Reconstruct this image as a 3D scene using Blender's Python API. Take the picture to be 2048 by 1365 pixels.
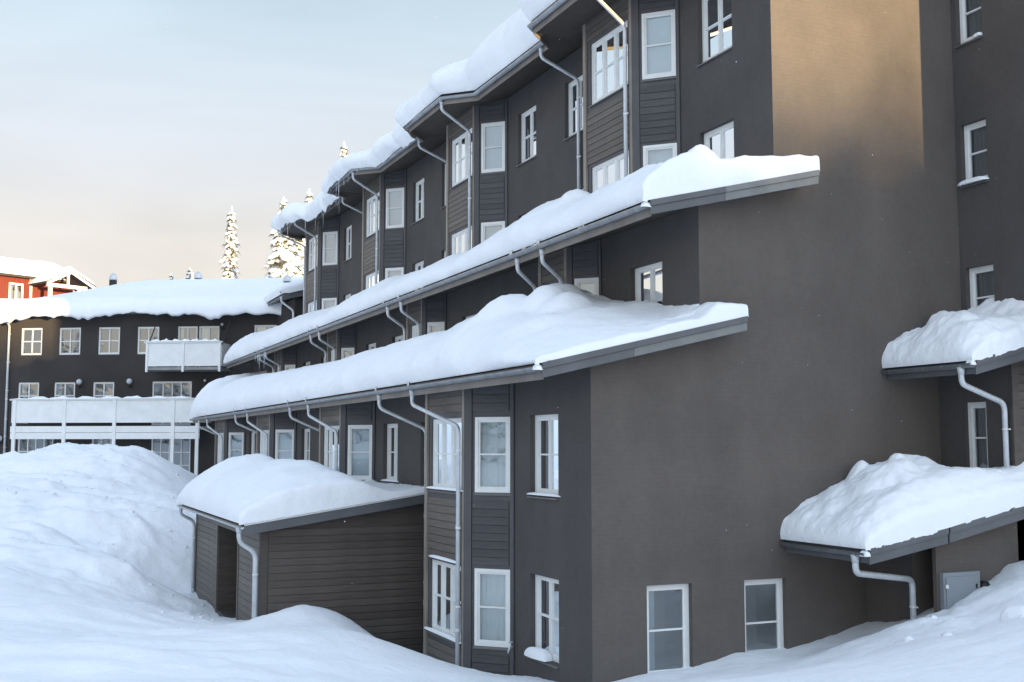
import bpy, math, random
import numpy as np
from mathutils import Vector
R = math.radians
random.seed(7)
S = bpy.context.scene
for o in list(bpy.data.objects): bpy.data.objects.remove(o)

# ------------------------------------------------------------------ camera, sky, sun, exposure
cam = bpy.data.cameras.new('camera'); cam_o = bpy.data.objects.new('camera', cam)
S.collection.objects.link(cam_o); S.camera = cam_o
cam.sensor_width = 36.0; cam.lens = 39.80; cam.clip_start = 0.1; cam.clip_end = 2000
cam_o.location = (-8.523, -16.197, 4.206)
cam_o.rotation_euler = (math.pi/2 + 0.09267, 0, -0.41494)

SUN_AZ = R(12.6)      # sun stands behind the gable's normal, turned this much to +x
SUN_EL = R(1.0)
w = bpy.data.worlds.new('World'); S.world = w; w.use_nodes = True
nt = w.node_tree; bg = nt.nodes['Background']
sky = nt.nodes.new('ShaderNodeTexSky'); sky.sky_type = 'NISHITA'; sky.sun_disc = False
sky.sun_elevation = SUN_EL; sky.sun_rotation = math.pi - SUN_AZ
sky.altitude = 600; sky.air_density = 1.0; sky.dust_density = 0.6; sky.ozone_density = 1.2
tc = nt.nodes.new('ShaderNodeTexCoord')
mp = nt.nodes.new('ShaderNodeMapping'); mp.inputs['Scale'].default_value = (1.0, 1.0, 3.2)
ns = nt.nodes.new('ShaderNodeTexNoise'); ns.inputs['Scale'].default_value = 1.6; ns.inputs['Detail'].default_value = 5
ns.inputs['Roughness'].default_value = 0.5
cr = nt.nodes.new('ShaderNodeMapRange'); cr.inputs['From Min'].default_value = 0.35; cr.inputs['From Max'].default_value = 0.7
cr.inputs['To Min'].default_value = 0.80; cr.inputs['To Max'].default_value = 0.96
mx = nt.nodes.new('ShaderNodeMix'); mx.data_type = 'RGBA'
nt.links.new(tc.outputs['Generated'], mp.inputs['Vector']); nt.links.new(mp.outputs['Vector'], ns.inputs['Vector'])
nt.links.new(ns.outputs['Fac'], cr.inputs['Value']); nt.links.new(cr.outputs['Result'], mx.inputs['Factor'])
nt.links.new(sky.outputs['Color'], mx.inputs['A'])
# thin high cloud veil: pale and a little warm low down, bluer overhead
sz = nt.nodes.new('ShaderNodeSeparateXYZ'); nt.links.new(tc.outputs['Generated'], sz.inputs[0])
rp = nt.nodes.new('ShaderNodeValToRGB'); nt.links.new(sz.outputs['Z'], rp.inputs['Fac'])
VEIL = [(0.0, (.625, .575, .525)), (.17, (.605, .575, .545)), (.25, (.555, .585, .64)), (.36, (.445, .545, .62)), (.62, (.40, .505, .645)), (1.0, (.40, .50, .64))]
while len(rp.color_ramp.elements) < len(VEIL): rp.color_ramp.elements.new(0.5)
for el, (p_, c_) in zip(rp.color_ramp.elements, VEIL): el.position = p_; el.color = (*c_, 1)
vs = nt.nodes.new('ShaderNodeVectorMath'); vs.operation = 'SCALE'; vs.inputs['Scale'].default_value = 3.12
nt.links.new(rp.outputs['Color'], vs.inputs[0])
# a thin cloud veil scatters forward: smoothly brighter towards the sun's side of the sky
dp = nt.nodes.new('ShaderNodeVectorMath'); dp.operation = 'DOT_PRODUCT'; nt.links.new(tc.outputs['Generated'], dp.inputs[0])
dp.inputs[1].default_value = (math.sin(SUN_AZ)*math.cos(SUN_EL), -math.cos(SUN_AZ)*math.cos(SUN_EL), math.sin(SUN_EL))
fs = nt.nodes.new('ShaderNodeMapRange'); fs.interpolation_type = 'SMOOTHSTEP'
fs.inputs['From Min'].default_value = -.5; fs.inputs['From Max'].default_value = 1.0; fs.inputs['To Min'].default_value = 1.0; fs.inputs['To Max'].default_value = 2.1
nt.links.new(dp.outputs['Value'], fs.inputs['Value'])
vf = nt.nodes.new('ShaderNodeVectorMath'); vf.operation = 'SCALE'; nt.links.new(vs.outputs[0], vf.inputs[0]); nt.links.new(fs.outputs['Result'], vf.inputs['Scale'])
mw = nt.nodes.new('ShaderNodeMapping'); mw.inputs['Scale'].default_value = (1.5, 1.5, 6.0); mw.inputs['Rotation'].default_value = (.25, .1, .6)
nw = nt.nodes.new('ShaderNodeTexNoise'); nw.inputs['Scale'].default_value = 1.4; nw.inputs['Detail'].default_value = 7; nw.inputs['Roughness'].default_value = .55; nw.inputs['Distortion'].default_value = .6
wr = nt.nodes.new('ShaderNodeMapRange'); wr.inputs['From Min'].default_value = .3; wr.inputs['From Max'].default_value = .7; wr.inputs['To Min'].default_value = .93; wr.inputs['To Max'].default_value = 1.09
vw = nt.nodes.new('ShaderNodeVectorMath'); vw.operation = 'SCALE'
nt.links.new(tc.outputs['Generated'], mw.inputs['Vector']); nt.links.new(mw.outputs['Vector'], nw.inputs['Vector']); nt.links.new(nw.outputs['Fac'], wr.inputs['Value'])
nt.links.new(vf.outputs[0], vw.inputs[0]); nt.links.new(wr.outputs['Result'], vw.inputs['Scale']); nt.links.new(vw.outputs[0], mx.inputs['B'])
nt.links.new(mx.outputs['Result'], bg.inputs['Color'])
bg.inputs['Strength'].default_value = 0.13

sun = bpy.data.lights.new('sun', 'SUN'); sun.energy = 2.8; sun.angle = R(0.6); sun.color = (1.0, 0.73, 0.37)
sun_o = bpy.data.objects.new('sun', sun); S.collection.objects.link(sun_o)
sdir = Vector((-math.sin(SUN_AZ)*math.cos(SUN_EL), math.cos(SUN_AZ)*math.cos(SUN_EL), -math.sin(SUN_EL)))
sun_o.rotation_euler = sdir.to_track_quat('-Z', 'Y').to_euler(); sun_o.location = (20, -60, 40)
S.view_settings.view_transform = 'Standard'; S.view_settings.look = 'None'
S.view_settings.gamma = 1.0; S.view_settings.use_curve_mapping = False
S.view_settings.exposure = 1.84

# ------------------------------------------------------------------ helpers
COL = S.collection
def link(o): COL.objects.link(o); return o
class MB:
    def __init__(s): s.v = []; s.f = []
    def quad(s, a, b, c, d):
        n = len(s.v); s.v += [tuple(a), tuple(b), tuple(c), tuple(d)]; s.f.append((n, n+1, n+2, n+3))
    def hexa(s, P):  # P: 4 bottom, 4 top (counter-clockwise)
        n = len(s.v); s.v += [tuple(p) for p in P]
        for q in ((3,2,1,0),(4,5,6,7),(0,1,5,4),(1,2,6,5),(2,3,7,6),(3,0,4,7)): s.f.append(tuple(n+i for i in q))
    def box(s, x0, x1, y0, y1, z0, z1):
        s.hexa([(x0,y0,z0),(x1,y0,z0),(x1,y1,z0),(x0,y1,z0),(x0,y0,z1),(x1,y0,z1),(x1,y1,z1),(x0,y1,z1)])
    def fbox(s, F, s0, s1, d0, d1, z0, z1):
        s.hexa([F(s0,d0,z0),F(s1,d0,z0),F(s1,d1,z0),F(s0,d1,z0),F(s0,d0,z1),F(s1,d0,z1),F(s1,d1,z1),F(s0,d1,z1)])
    def tube(s, path, r, n=10, cap=True):
        P = [Vector(p) for p in path]; rr = r if isinstance(r, (list, tuple)) else [r]*len(P)
        rings = []; up = Vector((0.13, 0.21, 0.97))
        for i, p in enumerate(P):
            t = (P[min(i+1, len(P)-1)] - P[max(i-1, 0)]).normalized()
            a = t.cross(up)
            if a.length < 0.05: a = t.cross(Vector((1, 0.2, 0)))
            a.normalize(); b = t.cross(a).normalized()
            base = len(s.v); rings.append(base)
            for k in range(n):
                q = p + (a*math.cos(2*math.pi*k/n) + b*math.sin(2*math.pi*k/n))*rr[i]; s.v.append(tuple(q))
        for A, B in zip(rings, rings[1:]):
            for k in range(n): s.f.append((A+k, A+(k+1) % n, B+(k+1) % n, B+k))
        if cap:
            s.f.append(tuple(rings[0]+k for k in range(n))[::-1]); s.f.append(tuple(rings[-1]+k for k in range(n)))
    def half(s, path, r, outs, n=7, th=0.008):
        """open half-round trough along a path; outs = horizontal outward unit vector for each point"""
        rings = []
        for p, o in zip(path, outs):
            p = Vector(p); o = Vector(o); base = len(s.v); rings.append(base)
            for rad in (r, r-th):
                for k in range(n):
                    a = math.pi*k/(n-1)
                    s.v.append(tuple(p + o*(math.cos(a)*rad) + Vector((0, 0, -math.sin(a)*rad))))
        for A, B in zip(rings, rings[1:]):
            for k in range(n-1):
                s.f.append((A+k, A+k+1, B+k+1, B+k)); s.f.append((A+n+k+1, A+n+k, B+n+k, B+n+k+1))
            s.f.append((A, B, B+n, A+n)); s.f.append((A+n-1, A+2*n-1, B+2*n-1, B+n-1))
        for A in (rings[0], rings[-1]): s.f.append(tuple(A+k for k in range(n)))
    def poly_prism(s, pts, vec):
        n = len(s.v); m = len(pts); v = Vector(vec)
        s.v += [tuple(p) for p in pts] + [tuple(Vector(p)+v) for p in pts]
        s.f.append(tuple(range(n, n+m))[::-1]); s.f.append(tuple(range(n+m, n+2*m)))
        for k in range(m): s.f.append((n+k, n+(k+1) % m, n+m+(k+1) % m, n+m+k))
def obj(name, mb, mat, parent=None, smooth=False, flat_mesh=None):
    me = bpy.data.meshes.new(name)
    me.from_pydata([tuple(map(float, v)) for v in mb.v], [], mb.f); me.update()
    if mat: me.materials.append(mat)
    if smooth: me.polygons.foreach_set('use_smooth', [True]*len(me.polygons))
    o = link(bpy.data.objects.new(name, me))
    if parent is not None:
        o.parent = parent
        if parent.type == 'EMPTY': o.location = -Vector(parent.location)
    return o
def empty(name, loc, label, cat, group=None):
    o = link(bpy.data.objects.new(name, None)); o.location = loc; o.empty_display_size = 0.5
    return tag(o, label, cat, group)
def tag(o, label, cat, group=None):
    o['label'] = label; o['category'] = cat
    if group: o['group'] = group
    return o
def structure(o): o['kind'] = 'structure'; return o
def frame(o, u, n):
    ox, oy = o; ux, uy = u; nx, ny = n
    return lambda s, d, z: (ox+ux*s+nx*d, oy+uy*s+ny*d, z)

# numpy noise
def _h(ix, iy, seed):
    h = (ix.astype(np.int64)*374761393 + iy.astype(np.int64)*668265263 + seed*974634777) & 0xffffffff
    h = ((h ^ (h >> 13))*1274126177) & 0xffffffff
    return ((h ^ (h >> 16)) & 0xffff)/65535.0
def vn(x, y, seed=0):
    ix = np.floor(x); iy = np.floor(y); fx = x-ix; fy = y-iy
    fx = fx*fx*fx*(fx*(fx*6-15)+10); fy = fy*fy*fy*(fy*(fy*6-15)+10)
    a = _h(ix, iy, seed); b = _h(ix+1, iy, seed); c = _h(ix, iy+1, seed); d = _h(ix+1, iy+1, seed)
    return (a*(1-fx)+b*fx)*(1-fy)+(c*(1-fx)+d*fx)*fy
def fbm(x, y, seed=0, o=4, g=0.5):
    t = 0; a = 1; n = 0
    for i in range(o):
        t = t + a*(vn(x*2**i+i*17.3, y*2**i-i*9.1, seed+i)-0.5); n += a; a *= g
    return t/n*2
def clip01(t): return np.clip(t, 0, 1)
def rnd(t): t = clip01(t); return np.sqrt(np.maximum(0, 1-(1-t)**2))
def grid_obj(name, X, Y, Z, mat, parent=None):
    ny, nx = X.shape
    v = np.stack([X, Y, Z], -1).reshape(-1, 3)
    i = np.arange(ny*nx).reshape(ny, nx)
    q = np.stack([i[:-1, :-1], i[:-1, 1:], i[1:, 1:], i[1:, :-1]], -1).reshape(-1, 4)
    me = bpy.data.meshes.new(name)
    me.vertices.add(len(v)); me.vertices.foreach_set('co', v.astype(np.float32).ravel())
    me.loops.add(q.size); me.loops.foreach_set('vertex_index', q.astype(np.int32).ravel())
    me.polygons.add(len(q)); me.polygons.foreach_set('loop_start', np.arange(0, q.size, 4, dtype=np.int32))
    me.polygons.foreach_set('loop_total', np.full(len(q), 4, np.int32))
    me.update(calc_edges=True); me.polygons.foreach_set('use_smooth', np.ones(len(q), bool))
    me.materials.append(mat)
    o = link(bpy.data.objects.new(name, me))
    if parent is not None: o.parent = parent
    return o

# ------------------------------------------------------------------ materials
def mat(name, col, rough=0.7, metal=0.0, var=0.0, vscale=1.5, bump=0.0, bscale=40, spec=0.5, col2=None, stretch=(1, 1, 1), bdist=0.01, bump2=None):
    m = bpy.data.materials.new(name); m.use_nodes = True; t = m.node_tree; b = t.nodes['Principled BSDF']
    b.inputs['Roughness'].default_value = rough; b.inputs['Metallic'].default_value = metal
    b.inputs['Specular IOR Level'].default_value = spec; b.inputs['Base Color'].default_value = (*col, 1)
    c = t.nodes.new('ShaderNodeTexCoord'); mpn = t.nodes.new('ShaderNodeMapping'); mpn.inputs['Scale'].default_value = stretch
    t.links.new(c.outputs['Object'], mpn.inputs['Vector'])
    if var or col2:
        n = t.nodes.new('ShaderNodeTexNoise'); n.inputs['Scale'].default_value = vscale; n.inputs['Detail'].default_value = 6
        n.inputs['Roughness'].default_value = 0.6
        t.links.new(mpn.outputs['Vector'], n.inputs['Vector'])
        r = t.nodes.new('ShaderNodeMapRange'); r.inputs['From Min'].default_value = 0.3; r.inputs['From Max'].default_value = 0.7
        t.links.new(n.outputs['Fac'], r.inputs['Value'])
        x = t.nodes.new('ShaderNodeMix'); x.data_type = 'RGBA'; t.links.new(r.outputs['Result'], x.inputs['Factor'])
        x.inputs['A'].default_value = (*[k*(1-var) for k in col], 1)
        x.inputs['B'].default_value = (*(col2 if col2 else [min(1, k*(1+var)) for k in col]), 1)
        t.links.new(x.outputs['Result'], b.inputs['Base Color'])
    if bump:
        n2 = t.nodes.new('ShaderNodeTexNoise'); n2.inputs['Scale'].default_value = bscale; n2.inputs['Detail'].default_value = 5
        t.links.new(mpn.outputs['Vector'], n2.inputs['Vector'])
        bn = t.nodes.new('ShaderNodeBump'); bn.inputs['Strength'].default_value = bump; bn.inputs['Distance'].default_value = bdist
        t.links.new(n2.outputs['Fac'], bn.inputs['Height']); t.links.new(bn.outputs['Normal'], b.inputs['Normal'])
        if bump2:
            n3 = t.nodes.new('ShaderNodeTexNoise'); n3.inputs['Scale'].default_value = bscale*bump2[0]; n3.inputs['Detail'].default_value = 6; n3.inputs['Roughness'].default_value = .7
            t.links.new(mpn.outputs['Vector'], n3.inputs['Vector'])
            b3 = t.nodes.new('ShaderNodeBump'); b3.inputs['Strength'].default_value = bump2[1]; b3.inputs['Distance'].default_value = bump2[2]
            t.links.new(n3.outputs['Fac'], b3.inputs['Height']); t.links.new(b3.outputs['Normal'], bn.inputs['Normal'])
    return m
def streaked(m, amt=.11):
    t = m.node_tree; b = t.nodes['Principled BSDF']; src = b.inputs['Base Color'].links[0].from_socket
    c = t.nodes.new('ShaderNodeTexCoord'); mpn = t.nodes.new('ShaderNodeMapping'); mpn.inputs['Scale'].default_value = (1.1, 1.1, .35)
    n = t.nodes.new('ShaderNodeTexNoise'); n.inputs['Scale'].default_value = 1.0; n.inputs['Detail'].default_value = 7; n.inputs['Roughness'].default_value = .62
    n2 = t.nodes.new('ShaderNodeTexNoise'); n2.inputs['Scale'].default_value = 9; n2.inputs['Detail'].default_value = 8; n2.inputs['Roughness'].default_value = .7
    t.links.new(c.outputs['Object'], mpn.inputs['Vector']); t.links.new(mpn.outputs['Vector'], n.inputs['Vector']); t.links.new(c.outputs['Object'], n2.inputs['Vector'])
    ad = t.nodes.new('ShaderNodeMath'); ad.operation = 'ADD'; t.links.new(n.outputs['Fac'], ad.inputs[0]); t.links.new(n2.outputs['Fac'], ad.inputs[1])
    r = t.nodes.new('ShaderNodeMapRange'); r.inputs['From Min'].default_value = .7; r.inputs['From Max'].default_value = 1.3; r.inputs['To Min'].default_value = 1-amt; r.inputs['To Max'].default_value = 1+amt
    t.links.new(ad.outputs[0], r.inputs['Value'])
    v = t.nodes.new('ShaderNodeVectorMath'); v.operation = 'SCALE'; t.links.new(src, v.inputs[0]); t.links.new(r.outputs['Result'], v.inputs['Scale']); t.links.new(v.outputs[0], b.inputs['Base Color'])
def per_piece(m, amt=.22):
    """each board its own shade, as painted boards weather"""
    t = m.node_tree; b = t.nodes['Principled BSDF']; src = b.inputs['Base Color'].links[0].from_socket
    oi = t.nodes.new('ShaderNodeObjectInfo'); r = t.nodes.new('ShaderNodeMapRange'); r.inputs['To Min'].default_value = 1-amt; r.inputs['To Max'].default_value = 1+amt
    t.links.new(oi.outputs['Random'], r.inputs['Value'])
    v = t.nodes.new('ShaderNodeVectorMath'); v.operation = 'SCALE'; t.links.new(src, v.inputs[0]); t.links.new(r.outputs['Result'], v.inputs['Scale']); t.links.new(v.outputs[0], b.inputs['Base Color'])
def coursed(m, axis):
    """faint block courses under the paint: horizontal lines, a little relief only"""
    t = m.node_tree; b = t.nodes['Principled BSDF']; old = b.inputs['Normal'].links[0].from_node
    c = t.nodes.new('ShaderNodeTexCoord'); sp = t.nodes.new('ShaderNodeSeparateXYZ'); cb = t.nodes.new('ShaderNodeCombineXYZ')
    t.links.new(c.outputs['Object'], sp.inputs[0])
    t.links.new(sp.outputs[axis], cb.inputs[0]); t.links.new(sp.outputs[2], cb.inputs[1])
    bk = t.nodes.new('ShaderNodeTexBrick'); bk.inputs['Scale'].default_value = 1.0
    bk.inputs['Brick Width'].default_value = 0.25; bk.inputs['Row Height'].default_value = 0.075
    bk.inputs['Mortar Size'].default_value = 0.006; bk.inputs['Mortar Smooth'].default_value = 0.6
    t.links.new(cb.outputs[0], bk.inputs['Vector'])
    bn = t.nodes.new('ShaderNodeBump'); bn.invert = True; bn.inputs['Strength'].default_value = 0.45; bn.inputs['Distance'].default_value = 0.006
    t.links.new(bk.outputs['Fac'], bn.inputs['Height']); t.links.new(old.outputs['Normal'], bn.inputs['Normal'])
    t.links.new(bn.outputs['Normal'], b.inputs['Normal'])
M = {}
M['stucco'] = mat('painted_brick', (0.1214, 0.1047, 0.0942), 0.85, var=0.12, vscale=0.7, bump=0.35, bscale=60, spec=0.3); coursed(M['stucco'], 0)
M['stucco_shaded'] = mat('painted_brick_shaded', (0.0862, 0.0783, 0.0748), 0.85, var=0.12, vscale=0.7, bump=0.35, bscale=60, spec=0.3); coursed(M['stucco_shaded'], 1)  # same paint as the gable, darkened in colour to stand for facade shade
streaked(M['stucco']); streaked(M['stucco_shaded'])
M['wing'] = mat('wing_render', (0.0563, 0.051, 0.0493), 0.9, var=0.15, vscale=0.5, bump=0.3, bscale=30, spec=0.2)
M['plank'] = mat('painted_wood_charcoal', (0.081, 0.0766, 0.0801), 0.6, var=0.2, vscale=2.0, bump=0.25, bscale=30, stretch=(1, 1, 8), spec=0.35)
M['plank_q'] = mat('wood_brown', (0.1276, 0.1074, 0.0915), 0.55, var=0.2, vscale=2.0, bump=0.3, bscale=30, stretch=(1, 1, 8), spec=0.45)  # lighter, warmer brown than the charcoal boards
M['plank_s'] = mat('shed_wood_brown', (0.0898, 0.0748, 0.066), 0.6, var=0.2, vscale=2.0, bump=0.3, bscale=30, stretch=(1, 1, 8), spec=0.35)
for k_ in ('plank', 'plank_q', 'plank_s'): per_piece(M[k_], .16)
M['trim'] = mat('trim_charcoal', (0.081, 0.0774, 0.0818), 0.55, var=0.15, bump=0.15, bscale=25)
M['trim_q'] = mat('trim_brown', (0.27, 0.23, 0.19), 0.55, var=0.2, bump=0.2, bscale=25)  # much lighter and browner than the charcoal trim
M['fascia'] = mat('fascia_dark', (0.105, 0.110, 0.118), 0.5, var=0.15, bump=0.15, bscale=20)
M['fascia2'] = mat('fascia_frosted', (0.20, 0.205, 0.20), 0.6, var=0.2, bump=0.15, bscale=20)
M['soffit'] = mat('soffit_wood', (0.055, 0.044, 0.036), 0.7, var=0.25, vscale=3, bump=0.2, bscale=20)
M['eaveboard'] = mat('eave_board', (0.20, 0.175, 0.155), 0.6, var=0.2, bump=0.2, bscale=20)
M['roof'] = mat('roof_sheet', (0.05, 0.05, 0.055), 0.5)
M['gutter'] = mat('gutter_zinc', (0.34, 0.36, 0.38), 0.42, 0.4, var=0.2, vscale=4, bump=0.1, bscale=15)
M['pipe'] = mat('downpipe_galvanised', (0.62, 0.64, 0.66), 0.42, 0.25, var=0.12, vscale=5, bump=0.08, bscale=15)
M['white'] = mat('white_window_paint', (0.80, 0.80, 0.78), 0.45, var=0.04, vscale=5)
M['bwhite'] = mat('white_balcony_paint', (0.82, 0.82, 0.81), 0.6, var=0.06, vscale=2)
M['sill'] = mat('sill_metal', (0.16, 0.15, 0.145), 0.5, 0.2)
M['curtain'] = mat('curtain_cloth', (0.62, 0.63, 0.62), 0.9, var=0.08, vscale=6, stretch=(4, 4, .5))
M['curtain_d'] = mat('curtain_grey', (0.16, 0.16, 0.17), 0.9, var=0.3, vscale=9, stretch=(6, 6, .2))
M['curtain_g'] = mat('curtain_pale_grey', (0.33, 0.34, 0.35), 0.9, var=0.25, vscale=9, stretch=(6, 6, .2))
M['blind'] = mat('blind_blue_grey', (0.50, 0.55, 0.60), 0.9, var=0.06, vscale=2)
M['room'] = mat('room_paint', (0.34, 0.32, 0.29), 0.9)
M['snow'] = mat('snow', (0.92, 0.935, 0.965), 0.75, var=0.02, vscale=0.8, bump=0.5, bscale=5, spec=0.25, bdist=0.06, bump2=(5, .45, .02))
M['snow_roof'] = mat('snow_roof', (0.92, 0.935, 0.965), 0.75, var=0.015, vscale=1.5, bump=0.45, bscale=6, spec=0.25, bdist=0.05, bump2=(5, .5, .016))
M['concrete'] = mat('concrete', (0.30, 0.29, 0.28), 0.9, var=0.15, bump=0.3, bscale=20)
M['cabinet'] = mat('cabinet_grey', (0.27, 0.29, 0.31), 0.45, 0.1)
M['black'] = mat('black_metal', (0.02, 0.02, 0.022), 0.4, 0.3)
M['red'] = mat('falun_red', (0.176, 0.0317, 0.0176), 0.85, var=0.2, vscale=3, stretch=(6, 6, .6), bump=0.3, bscale=20)
M['bark'] = mat('bark', (0.10, 0.07, 0.05), 0.95, bump=0.6, bscale=12)
M['needle'] = mat('spruce_needles', (0.085, 0.080, 0.045), 0.8, var=0.4, vscale=2)
M['treesnow'] = mat('tree_snow', (0.88, 0.89, 0.91), 0.8, bump=0.3, bscale=6, bdist=0.05)
M['lampglass'] = mat('lamp_globe', (0.55, 0.58, 0.62), 0.12)
def glass_mat():
    m = bpy.data.materials.new('window_glass'); m.use_nodes = True; t = m.node_tree
    for n in list(t.nodes): t.nodes.remove(n)
    out = t.nodes.new('ShaderNodeOutputMaterial'); tr = t.nodes.new('ShaderNodeBsdfTransparent'); gl = t.nodes.new('ShaderNodeBsdfGlossy')
    tr.inputs['Color'].default_value = (0.80, 0.86, 0.86, 1); gl.inputs['Roughness'].default_value = 0.012
    gl.inputs['Color'].default_value = (0.93, 0.97, 1.0, 1)
    fr = t.nodes.new('ShaderNodeFresnel'); fr.inputs['IOR'].default_value = 1.5
    mr = t.nodes.new('ShaderNodeMapRange'); mr.inputs['To Min'].default_value = 0.20; mr.inputs['To Max'].default_value = 1.0
    n = t.nodes.new('ShaderNodeTexNoise'); n.inputs['Scale'].default_value = 1.3
    c = t.nodes.new('ShaderNodeTexCoord'); bn = t.nodes.new('ShaderNodeBump'); bn.inputs['Strength'].default_value = 0.06; bn.inputs['Distance'].default_value = 0.02
    t.links.new(c.outputs['Object'], n.inputs['Vector']); t.links.new(n.outputs['Fac'], bn.inputs['Height']); t.links.new(bn.outputs['Normal'], gl.inputs['Normal'])
    mxs = t.nodes.new('ShaderNodeMixShader')
    t.links.new(fr.outputs['Fac'], mr.inputs['Value']); t.links.new(mr.outputs['Result'], mxs.inputs['Fac'])
    t.links.new(tr.outputs[0], mxs.inputs[1]); t.links.new(gl.outputs[0], mxs.inputs[2]); t.links.new(mxs.outputs[0], out.inputs['Surface'])
    return m
M['glass'] = glass_mat()
def ice_mat():
    m = bpy.data.materials.new('ice'); m.use_nodes = True; b = m.node_tree.nodes['Principled BSDF']
    b.inputs['Base Color'].default_value = (0.80, 0.85, 0.90, 1); b.inputs['Roughness'].default_value = 0.15
    b.inputs['Transmission Weight'].default_value = 0.55; b.inputs['IOR'].default_value = 1.31
    return m
M['ice'] = ice_mat()

# ------------------------------------------------------------------ ground
CP = [  # x, y, height of the snow surface
 (-8.5,-16.2,2.45),(-12,-13,2.3),(-5,-13,2.4),(-1,-12,2.45),(4,-10,2.6),(-9,-8,2.05),(-4,-7,1.95),(0,-8,2.0),(-14,-6,2.0),
 (-8.5,-1.6,1.45),(-6.9,-1.8,1.35),(-4.3,-1.3,1.05),(-1.7,-.6,.62),(-1.2,-3.8,1.22),(1.0,-4.8,1.55),(2.2,-6.5,2.05),(4.2,-5.5,2.15),(7,-5.5,2.7),(10,-6,3.2),
 (-.9,4,.02),(-.8,6.3,-.08),(-.4,1.5,.3),(0,0,.42),(-1.6,1.6,.45),(-1.9,4.6,.30),(-1.3,7.3,.12),(-.2,7.5,-.4),(.2,-1.7,.72),(1.0,-.2,.58),(2,-.2,.62),(2.9,-.2,.80),(3.4,-.4,.72),(4.0,-.2,.82),(5.2,-.6,1.15),
 (3.0,-2.6,1.12),(4.6,-2.4,1.45),(5.6,-1.9,1.55),(6.4,-2.0,1.85),(7.5,-2.0,2.32),(8.4,-2.0,2.6),(5.2,-3.8,1.75),(6.8,-3.6,2.3),
 (-2.9,6.6,1.02),(-2.6,7.9,.84),(-4.0,7.8,.58),(-4.7,5.2,.78),(-4.9,4.4,1.02),(-5.9,4.9,.95),(-4.2,2.0,1.02),(-2.4,3.6,.78),(-6.7,8.6,1.0),(-4.6,8.6,.5),(-4.6,11,.32),(-4.6,13,.25),(-4.7,16.6,.2),(-5.5,11,.55),
 (-7.5,15.4,1.5),(-5.8,15,1.15),(-5.4,18.5,1.7),(-6.6,21.6,2.55),(-3.7,21.4,2.45),(-6.4,26.8,3.6),(-6.3,30,4.4),(-8.9,31.2,3.62),(-7.5,30.6,4.22),(-5.5,29.7,4.18),(-4.8,29.4,4.34),(-3.2,28.7,3.72),(-2.1,29,3.15),(-1.2,28,2.4),
 (-10,27,3.0),(-11,20,2.2),(-11,12,1.6),(-12,4,1.5),(-14,32,3.0),(-2,33.5,2.7),(-5,35,3.1),(-8,36,2.7),(-6,42,2.4),(-12,42,2.4),(0,40,2.4),
 (-1.5,18,.9),(-1.2,23,1.6),(2,20,1),(6,10,.5),(8,4,1.2),(12,-3,3.4),(12,20,2),(10,45,4),
 (-30,0,2),(-35,30,3),(-30,60,6),(0,62,5),(15,62,7),(-10,85,11),(12,82,11),(40,40,6),(40,90,13),(-60,90,14),(0,125,14),(60,0,6),(25,-15,4.5),(60,-60,8),
 (0,-40,3.0),(30,-60,5.0),(-40,-60,4),(20,-115,7.5),(60,-115,7.5),(-30,-115,7.5),(25,-150,11.2),(-10,-150,11.2),(60,-150,11.2),(100,-150,11.2),(-50,-150,11),(25,-185,10.5),(-90,-150,11),(140,-150,11),(-110,20,9),(130,30,12),(0,220,24),(-150,150,24),(150,180,24),(0,-260,16),(-200,-60,14),(220,-60,16)]
CPa = np.array(CP, float)
def mq(d2): return np.sqrt(d2+1.0)
_d = ((CPa[:, None, :2]-CPa[None, :, :2])**2).sum(-1)
_n = len(CPa); _A = np.zeros((_n+1, _n+1)); _A[:_n, :_n] = mq(_d) - np.eye(_n)*0.02; _A[_n, :_n] = 1; _A[:_n, _n] = 1
_w = np.linalg.solve(_A, np.append(CPa[:, 2], 0))
def ground_base(x, y):
    x = np.asarray(x, float); y = np.asarray(y, float); t = np.full(x.shape, _w[-1])
    for (px, py, _), wt in zip(CP, _w): t = t + wt*mq((x-px)**2+(y-py)**2)
    return t
def ground_h(x, y):
    h = ground_base(x, y)
    # ploughed heap on the left: lumps and slipped terraces
    pile = clip01((y-8)/8)*clip01((-3.0-x)/2)*clip01((40-y)/6)
    a = 0.915*x-0.403*y; b = 0.403*x+0.915*y      # across / along the line of sight
    ter = fbm(a*0.22, b*0.62, 31, 4, 0.55)
    rid = 1-np.abs(fbm(a*0.30+5, b*0.50, 35, 4, 0.5))*2.2
    h = h + pile*(0.42*ter + 0.20*rid + 0.26*np.abs(fbm(a*0.55, b*0.9, 41, 5, 0.62)) + 0.07*fbm(x*2.4, y*2.4, 5, 4, .65)) - .18*pile
    fgm = clip01((-3.6-x)/2)*clip01((10-y)/3)*clip01((y+7)/3)
    h = h + fgm*(0.13*(1-2*np.abs(fbm(a*0.16+9, b*0.55, 83, 4, .5))) + 0.14*fbm(a*0.3, b*0.6, 85, 4) + .03*np.abs(fbm(a*1.2, b*2.2, 87, 3, .6)) - .06)
    h = h + 0.09*fbm(x*0.55, y*0.55, 11, 3) + 0.03*fbm(x*1.9, y*1.9, 13, 4, .6) + 0.010*fbm(x*6, y*6, 15, 2)
    bank = clip01((x-2.5)/2)*clip01((-0.8-y)/1.0)*clip01((y+14)/4)
    h = h + bank*(0.22*np.abs(fbm(x*0.9+3, y*0.9, 21, 4))+0.07*np.abs(fbm(x*3, y*3, 23, 3, .6)))
    tramp = np.exp(-(((x+4.6)/0.8)**2+((y-11.5)/3.5)**2))
    h = h + tramp*0.10*fbm(x*3.2, y*3.2, 61, 3, 0.7)
    return h
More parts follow.
